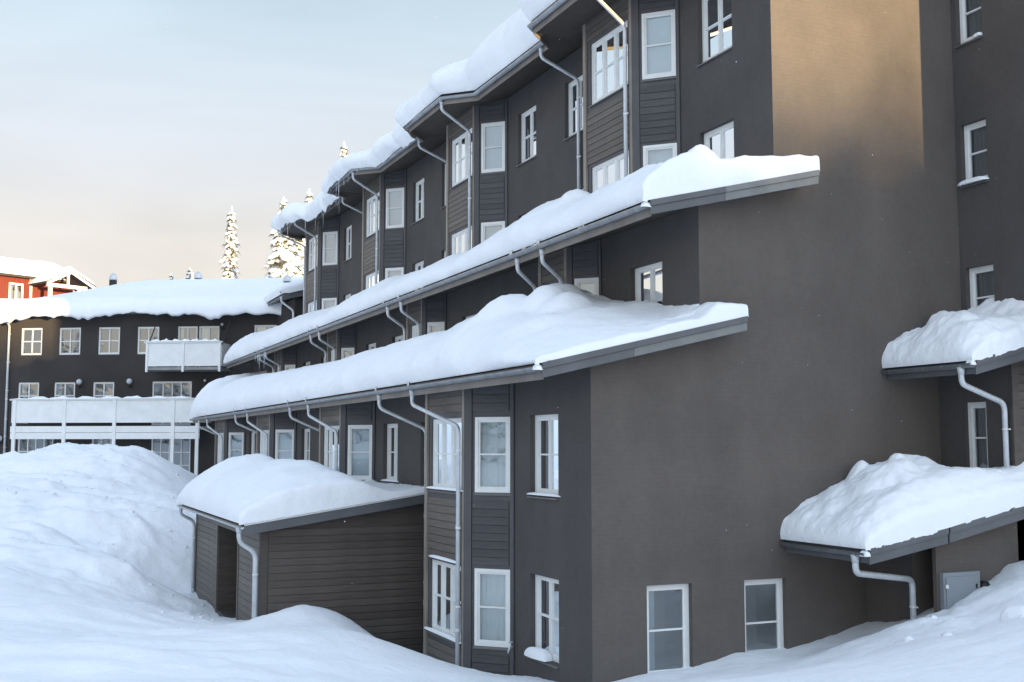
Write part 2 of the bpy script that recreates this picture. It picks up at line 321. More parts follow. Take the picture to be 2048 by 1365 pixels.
def axis(lo, hi, fine, far_lo, far_hi, g=1.16):
    a = list(np.arange(lo, hi, fine)); st = fine; v = a[-1]
    while v < far_hi: st *= g; v += st; a.append(v)
    st = fine; v = a[0]; pre = []
    while v > far_lo: st *= g; v -= st; pre.append(v)
    return np.array(pre[::-1]+a)
gx = axis(-12.5, 9.0, 0.10, -420, 420); gy = axis(-9, 33, 0.12, -420, 420)
GX, GY = np.meshgrid(gx, gy); GZ = ground_h(GX, GY)
structure(grid_obj('snow_ground', GX, GY, GZ, M['snow']))

# ------------------------------------------------------------------ building parts
def wall_mesh(mb, F, s0, s1, z0, z1, ops, depth):
    ss = sorted({s0, s1, *[v for o in ops for v in o[:2]]}); zs = sorted({z0, z1, *[v for o in ops for v in o[2:4]]})
    for a, b in zip(ss, ss[1:]):
        for c, d in zip(zs, zs[1:]):
            if any(o[0] <= a+1e-6 and b <= o[1]+1e-6 and o[2] <= c+1e-6 and d <= o[3]+1e-6 for o in ops): continue
            mb.quad(F(a,0,c), F(b,0,c), F(b,0,d), F(a,0,d))
    for a, b, c, d in [o[:4] for o in ops]:
        mb.quad(F(a,0,c), F(a,-depth,c), F(a,-depth,d), F(a,0,d)); mb.quad(F(b,0,c), F(b,0,d), F(b,-depth,d), F(b,-depth,c))
        mb.quad(F(a,0,d), F(a,-depth,d), F(b,-depth,d), F(b,0,d)); mb.quad(F(a,0,c), F(b,0,c), F(b,-depth,c), F(a,-depth,c))
def window(parent, F, a, b, c, d, rec=0.10, mull=(), rails=(0.5,), fw=0.065, bar=0.03, mw=0.09, cur=None, room=0.7, sill=True, sillw=0.05, simple=False):
    """white frame set in the opening a..b, c..d; cur = list of (from, to, material) hung behind the glass"""
    mb = MB(); d1 = -rec; d0 = -rec-0.07
    mb.fbox(F, a, a+fw, d0, d1, c, d); mb.fbox(F, b-fw, b, d0, d1, c, d)
    mb.fbox(F, a+fw, b-fw, d0, d1, c, c+fw*1.15); mb.fbox(F, a+fw, b-fw, d0, d1, d-fw, d)
    sw = 0.035
    ia, ib, ic, idd = a+fw, b-fw, c+fw*1.15, d-fw
    edges = [ia]+[x for m in mull for x in (ia+(ib-ia)*m-mw/2, ia+(ib-ia)*m+mw/2)]+[ib]
    for m in mull:
        x = ia+(ib-ia)*m; mb.fbox(F, x-mw/2, x+mw/2, d0, d1-0.004, ic, idd)
    lights = []
    for k in range(0, len(edges), 2):
        l, r = edges[k], edges[k+1]
        if not simple:
            mb.fbox(F, l, l+sw, d0, d1-0.02, ic, idd); mb.fbox(F, r-sw, r, d0, d1-0.02, ic, idd)
            mb.fbox(F, l+sw, r-sw, d0, d1-0.02, ic, ic+sw); mb.fbox(F, l+sw, r-sw, d0, d1-0.02, idd-sw, idd); q = sw
        else: q = 0
        zc = [ic+q]
        for t in rails:
            z = ic+(idd-ic)*t; mb.fbox(F, l+q, r-q, d0+0.01, d1-0.012, z-bar/2, z+bar/2); zc += [z-bar/2, z+bar/2]
        zc.append(idd-q)
        for j in range(0, len(zc), 2): lights.append((l+q, r-q, zc[j], zc[j+1]))
    wo = obj('window', mb, M['white'], parent)
    for l, r, z0, z1 in lights:
        p = MB(); p.quad(F(l,d1-0.045,z0), F(r,d1-0.045,z0), F(r,d1-0.045,z1), F(l,d1-0.045,z1)); obj('pane', p, M['glass'], wo)
    rb = MB(); e0, e1 = d0-0.003, d0-room
    rb.quad(F(a,e1,c), F(b,e1,c), F(b,e1,d), F(a,e1,d)); rb.quad(F(a,e0,c), F(a,e1,c), F(a,e1,d), F(a,e0,d)); rb.quad(F(b,e0,c), F(b,e1,c), F(b,e1,d), F(b,e0,d))
    rb.quad(F(a,e0,d), F(a,e1,d), F(b,e1,d), F(b,e0,d)); rb.quad(F(a,e0,c), F(a,e1,c), F(b,e1,c), F(b,e0,c)); obj('room_niche', rb, M['room'], wo)
    for f0, f1, m in (cur or []):
        cb = MB(); n = max(4, int((f1-f0)*(b-a)/0.05)); x0 = a+0.02+(b-a-0.04)*f0; x1 = a+0.02+(b-a-0.04)*f1
        flat = m == 'blind'
        P = [(x0+(x1-x0)*i/n, d0-0.05-(0 if flat else 0.018*(i % 2)+0.006*math.sin(i*1.7))) for i in range(n+1)]
        for (xa, da), (xb, db) in zip(P, P[1:]): cb.quad(F(xa,da,c+0.02), F(xb,db,c+0.02), F(xb,db,d-0.01), F(xa,da,d-0.01))
        obj('blind' if flat else 'curtain', cb, M[m], wo)
    if sill:
        sb = MB(); o = sillw
        sb.hexa([F(a-0.02,-rec,c-0.03),F(b+0.02,-rec,c-0.03),F(b+0.02,o,c-0.055),F(a-0.02,o,c-0.055),F(a-0.02,-rec,c-0.004),F(b+0.02,-rec,c-0.004),F(b+0.02,o,c-0.03),F(a-0.02,o,c-0.03)])
        obj('sill', sb, M['sill'], wo)
    return wo
PLK = {}
def planks(parent, key, F, s0, s1, zlo, zhi, m, off=(0, 0, 0), pitch=0.147):
    n = max(1, int(round((zhi-zlo)/pitch))); h = (zhi-zlo)/n
    if key not in PLK:
        mb = MB(); g = 0.011
        mb.hexa([F(s0,0.003,0),F(s1,0.003,0),F(s1,0.025,0),F(s0,0.025,0),F(s0,0.003,h-g),F(s1,0.003,h-g),F(s1,0.019,h-g),F(s0,0.019,h-g)])
        me = bpy.data.meshes.new('plank'); me.from_pydata(mb.v, [], mb.f); me.materials.append(m); PLK[key] = me
    for k in range(n):
        o = link(bpy.data.objects.new('plank', PLK[key])); o.parent = parent
        o.location = Vector(off)+Vector((0, 0, zlo+k*h))-Vector(parent.location)
def rounded(path, r=0.14, n=5):
    P = [Vector(p) for p in path]; out = [P[0]]
    for a, b, c in zip(P, P[1:], P[2:]):
        d1 = (a-b); d2 = (c-b); k = min(r, d1.length*.45, d2.length*.45)
        s, e = b+d1.normalized()*k, b+d2.normalized()*k
        for i in range(n+1):
            t = i/n; out.append(s*(1-t)**2 + b*2*t*(1-t) + e*t*t)
    out.append(P[-1]); return out
def drainpipe(parent, path, r=0.042, nb=None, wall_dir=(1, 0, 0), m='pipe'):
    mb = MB(); pts = rounded(path); mb.tube(pts, r, 12)
    # socket collars where lengths join
    b, e = Vector(path[-2]), Vector(path[-1])
    L = (b-e).length; k = 1
    while k*1.9 < L:
        p = b+(e-b)*(k*1.9/L); mb.tube([p+Vector((0,0,.05)), p-Vector((0,0,.05))], r*1.14, 12); k += 1
    p = Vector(path[0]); mb.tube([p+Vector((0,0,.03)), p-Vector((0,0,.10))], [r*1.5, r*1.02], 12)
    o = obj('drainpipe', mb, M[m], parent, smooth=False)
    for pl in o.data.polygons: pl.use_smooth = len(pl.vertices) == 4
    wd = Vector(wall_dir); k = 0; z = b.z-0.45
    while z > e.z+0.3 and k < 6:
        bb = MB(); c = Vector((e.x, e.y, z)); q = c+wd*0.0
        bb.tube([c-Vector((0,0,.014)), c+Vector((0,0,.014))], r*1.16, 12)
        t = Vector((-wd.y, wd.x, 0)); s_ = c+t*(-(r+0.03))
        bb.box(s_.x-0.012, s_.x+0.012, s_.y-0.03, s_.y+0.03, z-0.012, z+0.012)
        obj('pipe_bracket', bb, M['white'], o); z -= 1.45; k += 1
    return o
def gutter(parent, path, outs, r=0.075, brk=0.8, m='gutter'):
    mb = MB(); mb.half(path, r, outs)
    for (p, q), o in zip(zip(path, path[1:]), outs):      # strap brackets
        p, q, o = Vector(p), Vector(q), Vector(o); L = (q-p).length; d = (q-p).normalized(); n = max(1, int(L/brk))
        for i in range(n):
            c = p+d*(L*(i+.5)/n)
            A = [c+o*(math.cos(math.pi*k/6)*(r+.006))+Vector((0,0,-math.sin(math.pi*k/6)*(r+.006))) for k in range(7)]
            for a, b in zip(A, A[1:]): mb.quad(a-d*.012, a+d*.012, b+d*.012, b-d*.012)
    return obj('gutter', mb, M[m], parent, smooth=True)
def slab(parent, name, x0, x1, y0, y1, zt, th, m):
    mb = MB()
    mb.hexa([(x0,y0,zt(x0)-th),(x1,y0,zt(x1)-th),(x1,y1,zt(x1)-th),(x0,y1,zt(x0)-th),(x0,y0,zt(x0)),(x1,y0,zt(x1)),(x1,y1,zt(x1)),(x0,y1,zt(x0))])
    return obj(name, mb, m, parent)

L = 8.79
NB = 4
main = empty('apartment_building', (2.0, 16.0, 0), 'long dark brown apartment building with three stepped snowy roofs and bay windows', 'building')
ZL = lambda x: 5.47+0.235*(x+1.1)
ZM = lambda x: 8.18+0.245*(x-0.85)
ZU = lambda x: 13.72+0.25*max(0, x-2.6)
TIER = {1: dict(x=0.0, b=.70, y0=3.04, q=2.14, z0=-1.6, z1=5.62, end=36.2, lev=[0, 1]),
        2: dict(x=2.1, b=.50, y0=3.50, q=1.29, z0=5.2, z1=8.38, end=39.0, lev=[2]),
        3: dict(x=3.7, b=.70, y0=3.04, q=2.14, z0=7.9, z1=13.80, end=33.4, lev=[3, 4])}
HEAD = lambda n: 1.95+2.8*n
WH = 1.40
C = {  # curtains: W / P / Q windows
 'W': [(0.0, .55, 'curtain_d')], 'Wl': [(0.12, 1.0, 'curtain')], 'P': [(0, 1, 'blind')], 'Q': [(0, .22, 'curtain_d'), (.4, .62, 'curtain')]}
rq = random.Random(3)
for t, T in TIER.items():
    x, b, q = T['x'], T['b'], T['q']; FW = frame((x, 0), (0, 1), (-1, 0)); h = math.sqrt(.5)
    ycur = 0.0
    for i in range(NB+1):
        y0 = T['y0']+L*i; yend = y0 if i < NB else T['end']
        ops = []
        for n in T['lev']:
            if t == 1 and n == 0 and i > 0: continue
            zc, zd = HEAD(n)-WH, HEAD(n)+.01
            ref = 3.04+L*i
            if i < NB: ops.append((ref-1.84, ref-.69, zc, zd, n))
            if i > 0 and ref-L+5.3 < yend and not (t == 3 and i == NB): ops.append((ref-L+4.16, ref-L+5.26, zc, zd, n))
        mb = MB(); wall_mesh(mb, FW, ycur, yend, T['z0'], T['z1'], ops, .17); obj('wall', mb, M['stucco_shaded'], main)
        for o in ops:
            cc = C['Wl'] if (t == 3 and i == 0) else [(0.0, rq.uniform(.35, .6), 'curtain_d')]
            window(main, FW, *o[:4], rec=.10, mull=(.5,), mw=.035, cur=cc)
        if i == NB: break
        # the 45 degree bay: near facet P, front Q, far facet
        FP = frame((x, y0), (-h, h), (-h, -h)); FQ = frame((x-b, y0+b), (0, 1), (-1, 0)); FR = frame((x-b, y0+b+q), (h, h), (-h, h))
        pl = b*math.sqrt(2); k = pl/.99
        lv = [n for n in T['lev'] if not (t == 1 and n == 0 and i > 0)]
        opP = [(.075*k, .785*k, HEAD(n)-WH, HEAD(n)) for n in lv]; opQ = [(.20, q-.26, HEAD(n)-WH, HEAD(n)) for n in lv]
        mb = MB(); wall_mesh(mb, FP, 0, pl, T['z0'], T['z1'], opP, .10); wall_mesh(mb, FQ, 0, q, T['z0'], T['z1'], opQ, .10); wall_mesh(mb, FR, 0, pl, T['z0'], T['z1'], [], .1)
        obj('bay_wall', mb, M['trim'], main)
        for o in opP: window(main, FP, *o, rec=-.022, fw=.062, cur=[(0, 1, 'blind')] if not (t == 1 and i == 0) else [(0, 1, 'curtain')], room=.35, sill=True, sillw=.04)
        for o in opQ: window(main, FQ, *o, rec=.035, mull=(.36, .70), fw=.06, mw=.075, cur=[(0, .14, 'curtain_d'), (.42, .58, 'curtain'), (.8, .95, 'curtain')] if t != 3 else [(0, .16, 'curtain_d'), (.38, 1, 'curtain')], room=.45, sill=True, sillw=.05)
        # boards
        zones = {1: ([(4.86, 5.50)] + [(2.02, 3.20)] + [(-.35, .40)]) if i == 0 else [(4.86, 5.50), (2.3, 3.20)], 2: [(7.62, 8.24)], 3: [(10.42, 11.60), (13.24, 13.78)]}[t]
        for z0, z1 in zones:
            planks(main, (t, 'P', round(z1-z0, 2)), frame((x, T['y0']), (-h, h), (-h, -h)), .105*k, .835*k, z0, z1, M['plank'], (0, L*i, 0))
            planks(main, (t, 'Q', round(z1-z0, 2)), frame((x-b, T['y0']+b), (0, 1), (-1, 0)), .115, q-.125, z0, z1, M['plank_q'], (0, L*i, 0))
        za, zb = T['z0']+.3, T['z1']-.08
        for FF, a_, b_, dd, mm in ((FP, .004, .085*k-.012, .034, 'trim'), (FP, .85*k, pl+.012, .034, 'trim'), (FQ, -.004, .10, .032, 'trim_q'), (FQ, q-.11, q+.02, .045, 'trim_q')):
            cb = MB(); cb.fbox(FF, a_, b_, .003, dd, za, zb); obj('corner_board', cb, M[mm], main)
        # down pipes
        Y = L*i
        if t == 1:
            zb = -.25 if i == 0 else 1.5
            drainpipe(main, [(-1.1, 5.70+Y, 5.33), (-1.1, 5.70+Y, 5.05), (-.79, 3.87+Y, 4.58), (-.79, 3.87+Y, zb)])
            drainpipe(main, [(-1.1, 7.95+Y, 5.33), (-1.1, 7.95+Y, 5.05), (-.07, 7.72+Y, 4.58), (-.07, 7.72+Y, -.45 if i == 0 else 2.4)])
            for yy in (5.70, 7.95): gp = MB(); gp.box(-1.19, -1.183, yy+Y-.06, yy+Y+.06, 5.40, 5.56); obj('gutter_guard', gp, M['pipe'], main)
        elif t == 2:
            drainpipe(main, [(.85, 3.62+Y, 8.02), (.85, 3.62+Y, 7.80), (1.52, 4.12+Y, 7.55), (1.52, 4.12+Y, 6.2)])
            drainpipe(main, [(.85, 4.80+Y, 8.02), (.85, 4.80+Y, 7.80), (1.54, 5.40+Y, 7.55), (1.54, 5.40+Y, 6.2)])
            for yy in (3.62, 4.95): gp = MB(); gp.box(.76, .767, yy+Y-.07, yy+Y+.07, 8.10, 8.28); obj('gutter_guard', gp, M['pipe'], main)
        else:
            drainpipe(main, [(1.9, 3.45+Y, 13.58), (1.9, 3.45+Y, 13.36), (2.91, 3.90+Y, 12.98), (2.91, 3.90+Y, 9.4)])
            drainpipe(main, [(2.6, 7.35+Y, 13.58), (2.6, 7.35+Y, 13.36), (3.62, 7.42+Y, 12.98), (3.62, 7.42+Y, 9.4)] if i < 3 else [(1.9, 32.5, 13.58), (1.9, 32.5, 13.36), (3.0, 32.6, 12.98), (3.0, 32.6, 9.4)])
        ycur = y0+2*b+q
    # far end wall
    mb = MB(); mb.quad((x, T['end'], T['z0']), (x+8, T['end'], T['z0']), (x+8, T['end'], T['z1']+.4), (x, T['end'], T['z1']+.4)); obj('wall', mb, M['stucco'], main)
# gable wall
FG = frame((0, 0), (1, 0), (0, -1))
gops = [(1.0, 1.86, .45, 1.95), (2.9, 3.76, .45, 1.95)]
mb = MB(); wall_mesh(mb, FG, 0, 8.06, -1.6, 5.4, gops, .17)
mb.quad((0,0,5.4), (2.1,0,5.4), (2.1,0,ZL(2.1)-.1), (0,0,ZL(0)-.1))
mb.quad((2.1,0,5.4), (8.06,0,5.4), (8.06,0,8.0), (2.1,0,8.0))
mb.quad((2.1,0,8.0), (3.7,0,8.0), (3.7,0,ZM(3.7)-.1), (2.1,0,ZM(2.1)-.1))
mb.quad((3.7,0,8.0), (8.06,0,8.0), (8.06,0,15.0), (3.7,0,13.9))
obj('wall', mb, M['stucco'], main)
for o in gops: window(main, FG, *o, rec=.10, fw=.07, cur=[(0, .3, 'blind')] if o[0] < 2 else [(.0, .1, 'curtain_d')], sill=False)
# roofs, fascia and gutters of the two lower tiers
for ZR, xe, xw, xt, yend, nm in ((ZL, -1.06, 2.098, 2.70, 36.4, 'low'), (ZM, .89, 3.698, 4.27, 39.3, 'mid')):
    slab(main, 'roof', xe, xw, -.47, yend, ZR, .16, M['roof'])
    sf = MB(); e = .006
    sf.quad((xe,-.46,ZR(xe)-.16-e), (xw,-.46,ZR(xw)-.16-e), (xw,yend,ZR(xw)-.16-e), (xe,yend,ZR(xe)-.16-e)); obj('soffit', sf, M['soffit'], main)
    slab(main, 'roof', xw+.004, xt, -.47, -.004, ZR, .16, M['roof'])
    eb = MB(); eb.box(xe-.022, xe-.002, -.47, yend, ZR(xe)-.25, ZR(xe)-.01); obj('eave_board', eb, M['eaveboard'], main)
    xm = xe+(xt-xe)*.42
    for a, c, m in ((xe-.04, xm, 'fascia'), (xm+.004, xt, 'fascia2')):
        slab(main, 'verge_board', a, c, -.505, -.475, lambda x: ZR(x)-.085, .135, M[m])
        slab(main, 'verge_trim', a, c, -.530, -.480, lambda x: ZR(x)+.02, .10, M['fascia'] if nm == 'low' else M[m])
    gutter(main, [(xe-.095, -.50, ZR(xe)-.06), (xe-.095, 18, ZR(xe)-.06), (xe-.095, yend, ZR(xe)-.06)], [(-1, 0, 0)]*3)
# upper roof following the bays
o_ = 1.06; k_ = o_*math.tan(R(22.5)); EV = [(2.64, -.5)]
for i in range(NB):
    y0 = 3.04+L*i; EV += [(2.64, y0-k_), (1.94, y0+.70-k_), (1.94, y0+.70+2.14+k_), (2.64, y0+3.54+k_)]
EV[-1] = (2.5, 33.35); EV += [(3.2, 33.95)]
mb = MB(); nE = len(EV)
for (xa, ya), (xb, yb) in zip(EV, EV[1:]):
    for z_ in (0, -.17):
        mb.quad((xa,ya,13.72+z_), (3.3,ya,ZU(3.3)+z_), (3.3,yb,ZU(3.3)+z_), (xb,yb,13.72+z_)); mb.quad((3.3,ya,ZU(3.3)+z_), (9.5,ya,ZU(9.5)+z_), (9.5,yb,ZU(9.5)+z_), (3.3,yb,ZU(3.3)+z_))
    mb.quad((xa,ya,13.55), (xb,yb,13.55), (xb,yb,13.72), (xa,ya,13.72))
    mb.quad((9.5,ya,ZU(9.5)), (15,ya,ZU(9.5)-1.3), (15,yb,ZU(9.5)-1.3), (9.5,yb,ZU(9.5)))
mb.quad((2.64,-.5,13.55), (9.5,-.5,ZU(9.5)-.17), (9.5,-.5,ZU(9.5)), (2.64,-.5,13.72)); mb.quad((3.2,33.95,13.55), (9.5,33.95,ZU(9.5)-.17), (9.5,33.95,ZU(9.5)), (3.2,33.95,13.72))
obj('roof', mb, M['soffit'], main)
mb = MB(); mb.quad((15,-.5,-1), (15,34,-1), (15,34,14.2), (15,-.5,14.2)); mb.quad((3.7,33.4,13), (15,33.4,7), (15,33.4,15), (3.7,33.4,14.2)); mb.quad((8,0,0), (15,0,0), (15,0,15), (8,0,15)); obj('wall', mb, M['stucco'], main)
pth = [(x, y, 13.66) for x, y in EV]; out = []
for i in range(nE):
    a, b = Vector(EV[max(0, i-1)]), Vector(EV[min(nE-1, i+1)]); d = (b-a).normalized(); out.append((-d.y, d.x, 0))
pth = [(p[0]+o[0]*.09, p[1]+o[1]*.09, p[2]) for p, o in zip(pth, out)]
gutter(main, pth, out, r=.075)
eb = MB()
for (xa, ya), (xb, yb) in zip(EV, EV[1:]):
    d = (Vector((xb, yb))-Vector((xa, ya))).normalized(); n = Vector((-d.y, d.x))*.012
    eb.hexa([(xa,ya,13.47),(xb,yb,13.47),(xb+n.x,yb+n.y,13.47),(xa+n.x,ya+n.y,13.47),(xa,ya,13.70),(xb,yb,13.70),(xb+n.x,yb+n.y,13.70),(xa+n.x,ya+n.y,13.70)])
obj('eave_board', eb, M['eaveboard'], main)
# garden tap
tp = MB(); tp.tube([(-.06, 2.98, .58), (-.16, 2.90, .58), (-.20, 2.88, .50)], .016, 8); tp.tube([(-.13, 2.92, .60), (-.13, 2.92, .68)], .012, 8); tp.tube([(-.17, 2.92, .68), (-.09, 2.92, .68)], .012, 8); obj('tap', tp, M['pipe'], main)

# ------------------------------------------------------------------ neighbouring block on the right
blk = empty('apartment_building', (10.0, -2.5, 0), 'dark brown end block at the right edge, projecting forward of the gable wall', 'building')
FX = frame((8.0, 0), (0, -1), (-1, 0))
ops3 = [(.13, .76, 11.95, 13.15), (.13, .76, 9.18, 10.36), (.13, .80, 6.4, 7.58)]
mb = MB(); wall_mesh(mb, FX, 0.003, 3.6, 5.3, 15.2, ops3, .17); mb.quad((8,-3.6,5.9), (16,-3.6,5.9), (16,-3.6,15.2), (8,-3.6,15.2)); obj('wall', mb, M['stucco_shaded'], blk)  # unseen near stretch lengthened so its edge casts the shadow on the gable
for o in ops3: window(blk, FX, *o, rec=.10, fw=.075, cur=[(0, .95, 'curtain_g')])
FX2 = frame((7.35, 0), (0, -1), (-1, 0)); ops2 = [(.62, 1.12, 3.7, 5.0)]
mb = MB(); wall_mesh(mb, FX2, 0.003, 1.7, 1.8, 5.9, ops2, .17); obj('wall', mb, M['stucco_shaded'], blk)
for o in ops2: window(blk, FX2, *o, rec=.08, fw=.075, cur=[(0, .95, 'curtain_g')])
FY2 = frame((7.35, -1.7), (1, 0), (0, -1))
mb = MB(); wall_mesh(mb, FY2, 0, 6, 1.0, 6.0, [], .1); obj('wall', mb, M['plank_s'], blk)
cb = MB(); cb.fbox(FY2, -.02, .14, .002, .035, 3.0, 5.9); obj('corner_board', cb, M['plank_s'], blk)
planks(blk, 'blk', FY2, .15, 2.2, 3.1, 5.75, M['plank_s'])
FX1 = frame((5.5, 0), (0, -1), (-1, 0)); opd = [(1.16, 1.62, .3, 2.75)]
mb = MB(); wall_mesh(mb, FX1, 0.003, 1.7, -1, 3.0, opd, .5); FY1 = frame((5.5, -1.7), (1, 0), (0, -1)); wall_mesh(mb, FY1, 0, 7, -1, 3.3, [], .1); obj('wall', mb, M['stucco'], blk)
db = MB(); db.fbox(FX1, 1.16, 1.62, -.50, -.46, .3, 2.75); obj('door', db, M['black'], blk)
pb = MB(); pb.fbox(FX1, 1.02, 1.14, .004, .06, -.5, 2.8); obj('door_post', pb, M['trim'], blk)
# meter cabinet
cb = MB(); cb.fbox(FY1, .06, .86, .004, .09, 1.3, 2.13); cab = obj('meter_cabinet', cb, M['cabinet'], blk)
cb = MB(); cb.fbox(FY1, .11, .81, .092, .105, 1.34, 2.06); obj('cabinet_door', cb, M['cabinet'], cab)
cb = MB(); cb.fbox(FY1, .75, .77, .107, .122, 1.86, 1.93); obj('lock', cb, M['black'], cab)
for zz in (1.45, 1.88): cb = MB(); cb.fbox(FY1, .085, .135, .107, .125, zz, zz+.06); obj('hinge', cb, M['white'], cab)
lb = MB(); lb.tube([FY1(.98, .004, 1.86), FY1(.98, .10, 1.86)], .10, 18); lb.tube([FY1(.98, .10, 1.86), FY1(.98, .15, 1.86)], [.10, .06], 18); obj('bulkhead_lamp', lb, M['black'], blk)
ZRM = lambda x: 5.62+.25*(x-6.1)
ZRL = lambda x: 2.60+.17*(x-3.75)+.035*max(0, x-5.4)
for ZR, xe, xw, nm in ((ZRM, 6.14, 8.6, 'm'), (ZRL, 3.79, 5.4, 'l'), (ZRL, 5.404, 8.0, 'l2')):
    slab(blk, 'roof', xe, xw, -2.08, -.004, ZR, .15, M['soffit'])
    slab(blk, 'verge_board', xe-.03, xw, -2.115, -2.085, lambda x: ZR(x)-.08, .15, M['fascia'])
    slab(blk, 'verge_trim', xe-.03, xw, -2.14, -2.09, lambda x: ZR(x)+.02, .10, M['fascia'])
    if nm != 'l2':
        eb = MB(); eb.box(xe-.022, xe-.002, -2.08, -.01, ZR(xe)-.22, ZR(xe)-.01); obj('eave_board', eb, M['fascia'], blk)
        gutter(blk, [(xe-.095, -2.12, ZR(xe)-.05), (xe-.095, -.01, ZR(xe)-.05)], [(-1, 0, 0)]*2, brk=.4)
drainpipe(blk, [(6.05, -1.85, 5.50), (6.05, -1.85, 5.25), (7.25, -1.62, 4.95), (7.25, -1.62, 2.7)], r=.048, wall_dir=(1, 0, 0))
drainpipe(blk, [(3.70, -1.85, 2.48), (3.70, -1.85, 2.22), (5.40, -1.25, 1.98), (5.40, -1.25, .8)], r=.052, wall_dir=(1, 0, 0))

# ------------------------------------------------------------------ shed
shed = empty('shed', (-2.0, 12.0, .3), 'low brown plank shed with a snow-laden lean-to roof against the facade', 'shed')
XS, YS, YE = -3.62, 8.0, 17.0
ZS = lambda x: 2.58+.148*(x+4.05)
FS = frame((XS, YS), (1, 0), (0, -1)); FD = frame((XS, YS), (0, 1), (-1, 0))
mb = MB(); wall_mesh(mb, FS, 0, 3.6, -1, 2.5, [], .1); mb.quad((XS,YS,2.5), (-.02,YS,2.5), (-.02,YS,ZS(-.02)-.1), (XS,YS,ZS(XS)-.1))
dop = [(2.55, 5.35, .1, 2.22)]
wall_mesh(mb, FD, 0, YE-YS, -1, 2.55, dop, 1.1); mb.quad((XS,YE,-1), (0,YE,-1), (0,YE,3), (XS,YE,2.5))
obj('wall', mb, M['plank_s'], shed)
db = MB(); db.quad((XS+1.1,10.5,.1), (XS+1.1,13.4,.1), (XS+1.1,13.4,2.3), (XS+1.1,10.5,2.3)); obj('door', db, M['plank_s'], shed)
planks(shed, 'sd', frame((XS+1.1, 10.5), (0, 1), (-1, 0)), .05, 2.8, .15, 2.2, M['plank_s'], pitch=.145)
planks(shed, 'sf', FS, .14, 3.58, -.3, 2.46, M['plank_s'], pitch=.15)
planks(shed, 'sl', FD, .13, 2.44, -.1, 2.36, M['plank_q'], pitch=.15); planks(shed, 'sr', FD, 5.46, 8.9, -.1, 2.36, M['plank_q'], pitch=.15)
for FF, a_, b_, z_ in ((FS, -.03, .13, 2.5), (FD, -.004, .11, 2.42), (FD, 8.9, 9.03, 2.42)):
    cb = MB(); cb.fbox(FF, a_, b_, .003, .036, -.6, z_); obj('corner_board', cb, M['plank_s'], shed)
for a_, b_, z0_, z1_ in ((2.45, 2.55, 0, 2.33), (5.35, 5.45, 0, 2.33), (2.552, 5.348, 2.22, 2.34)):
    cb = MB(); cb.fbox(FD, a_, b_, .002, .041, z0_, z1_); obj('door_frame', cb, M['plank_q'], shed)
slab(shed, 'roof', -4.02, -.01, 7.72, 17.3, ZS, .12, M['soffit'])
slab(shed, 'verge_board', -4.05, -.02, 7.68, 7.715, lambda x: ZS(x)-.02, .19, M['fascia'])
slab(shed, 'verge_trim', -4.05, -.02, 7.655, 7.70, lambda x: ZS(x)+.045, .06, M['white'])
gutter(shed, [(-4.10, 7.7, 2.54), (-4.10, 17.3, 2.54)], [(-1, 0, 0)]*2, r=.06, m='pipe')
drainpipe(shed, [(-4.10, 7.95, 2.49), (-4.10, 7.95, 2.22), (-3.74, 8.02, 1.98), (-3.74, 8.02, .3)], r=.055)
drainpipe(shed, [(-4.10, 16.9, 2.49), (-4.10, 16.9, 2.30), (-3.72, 16.9, 2.10), (-3.72, 16.9, .1)], r=.045)

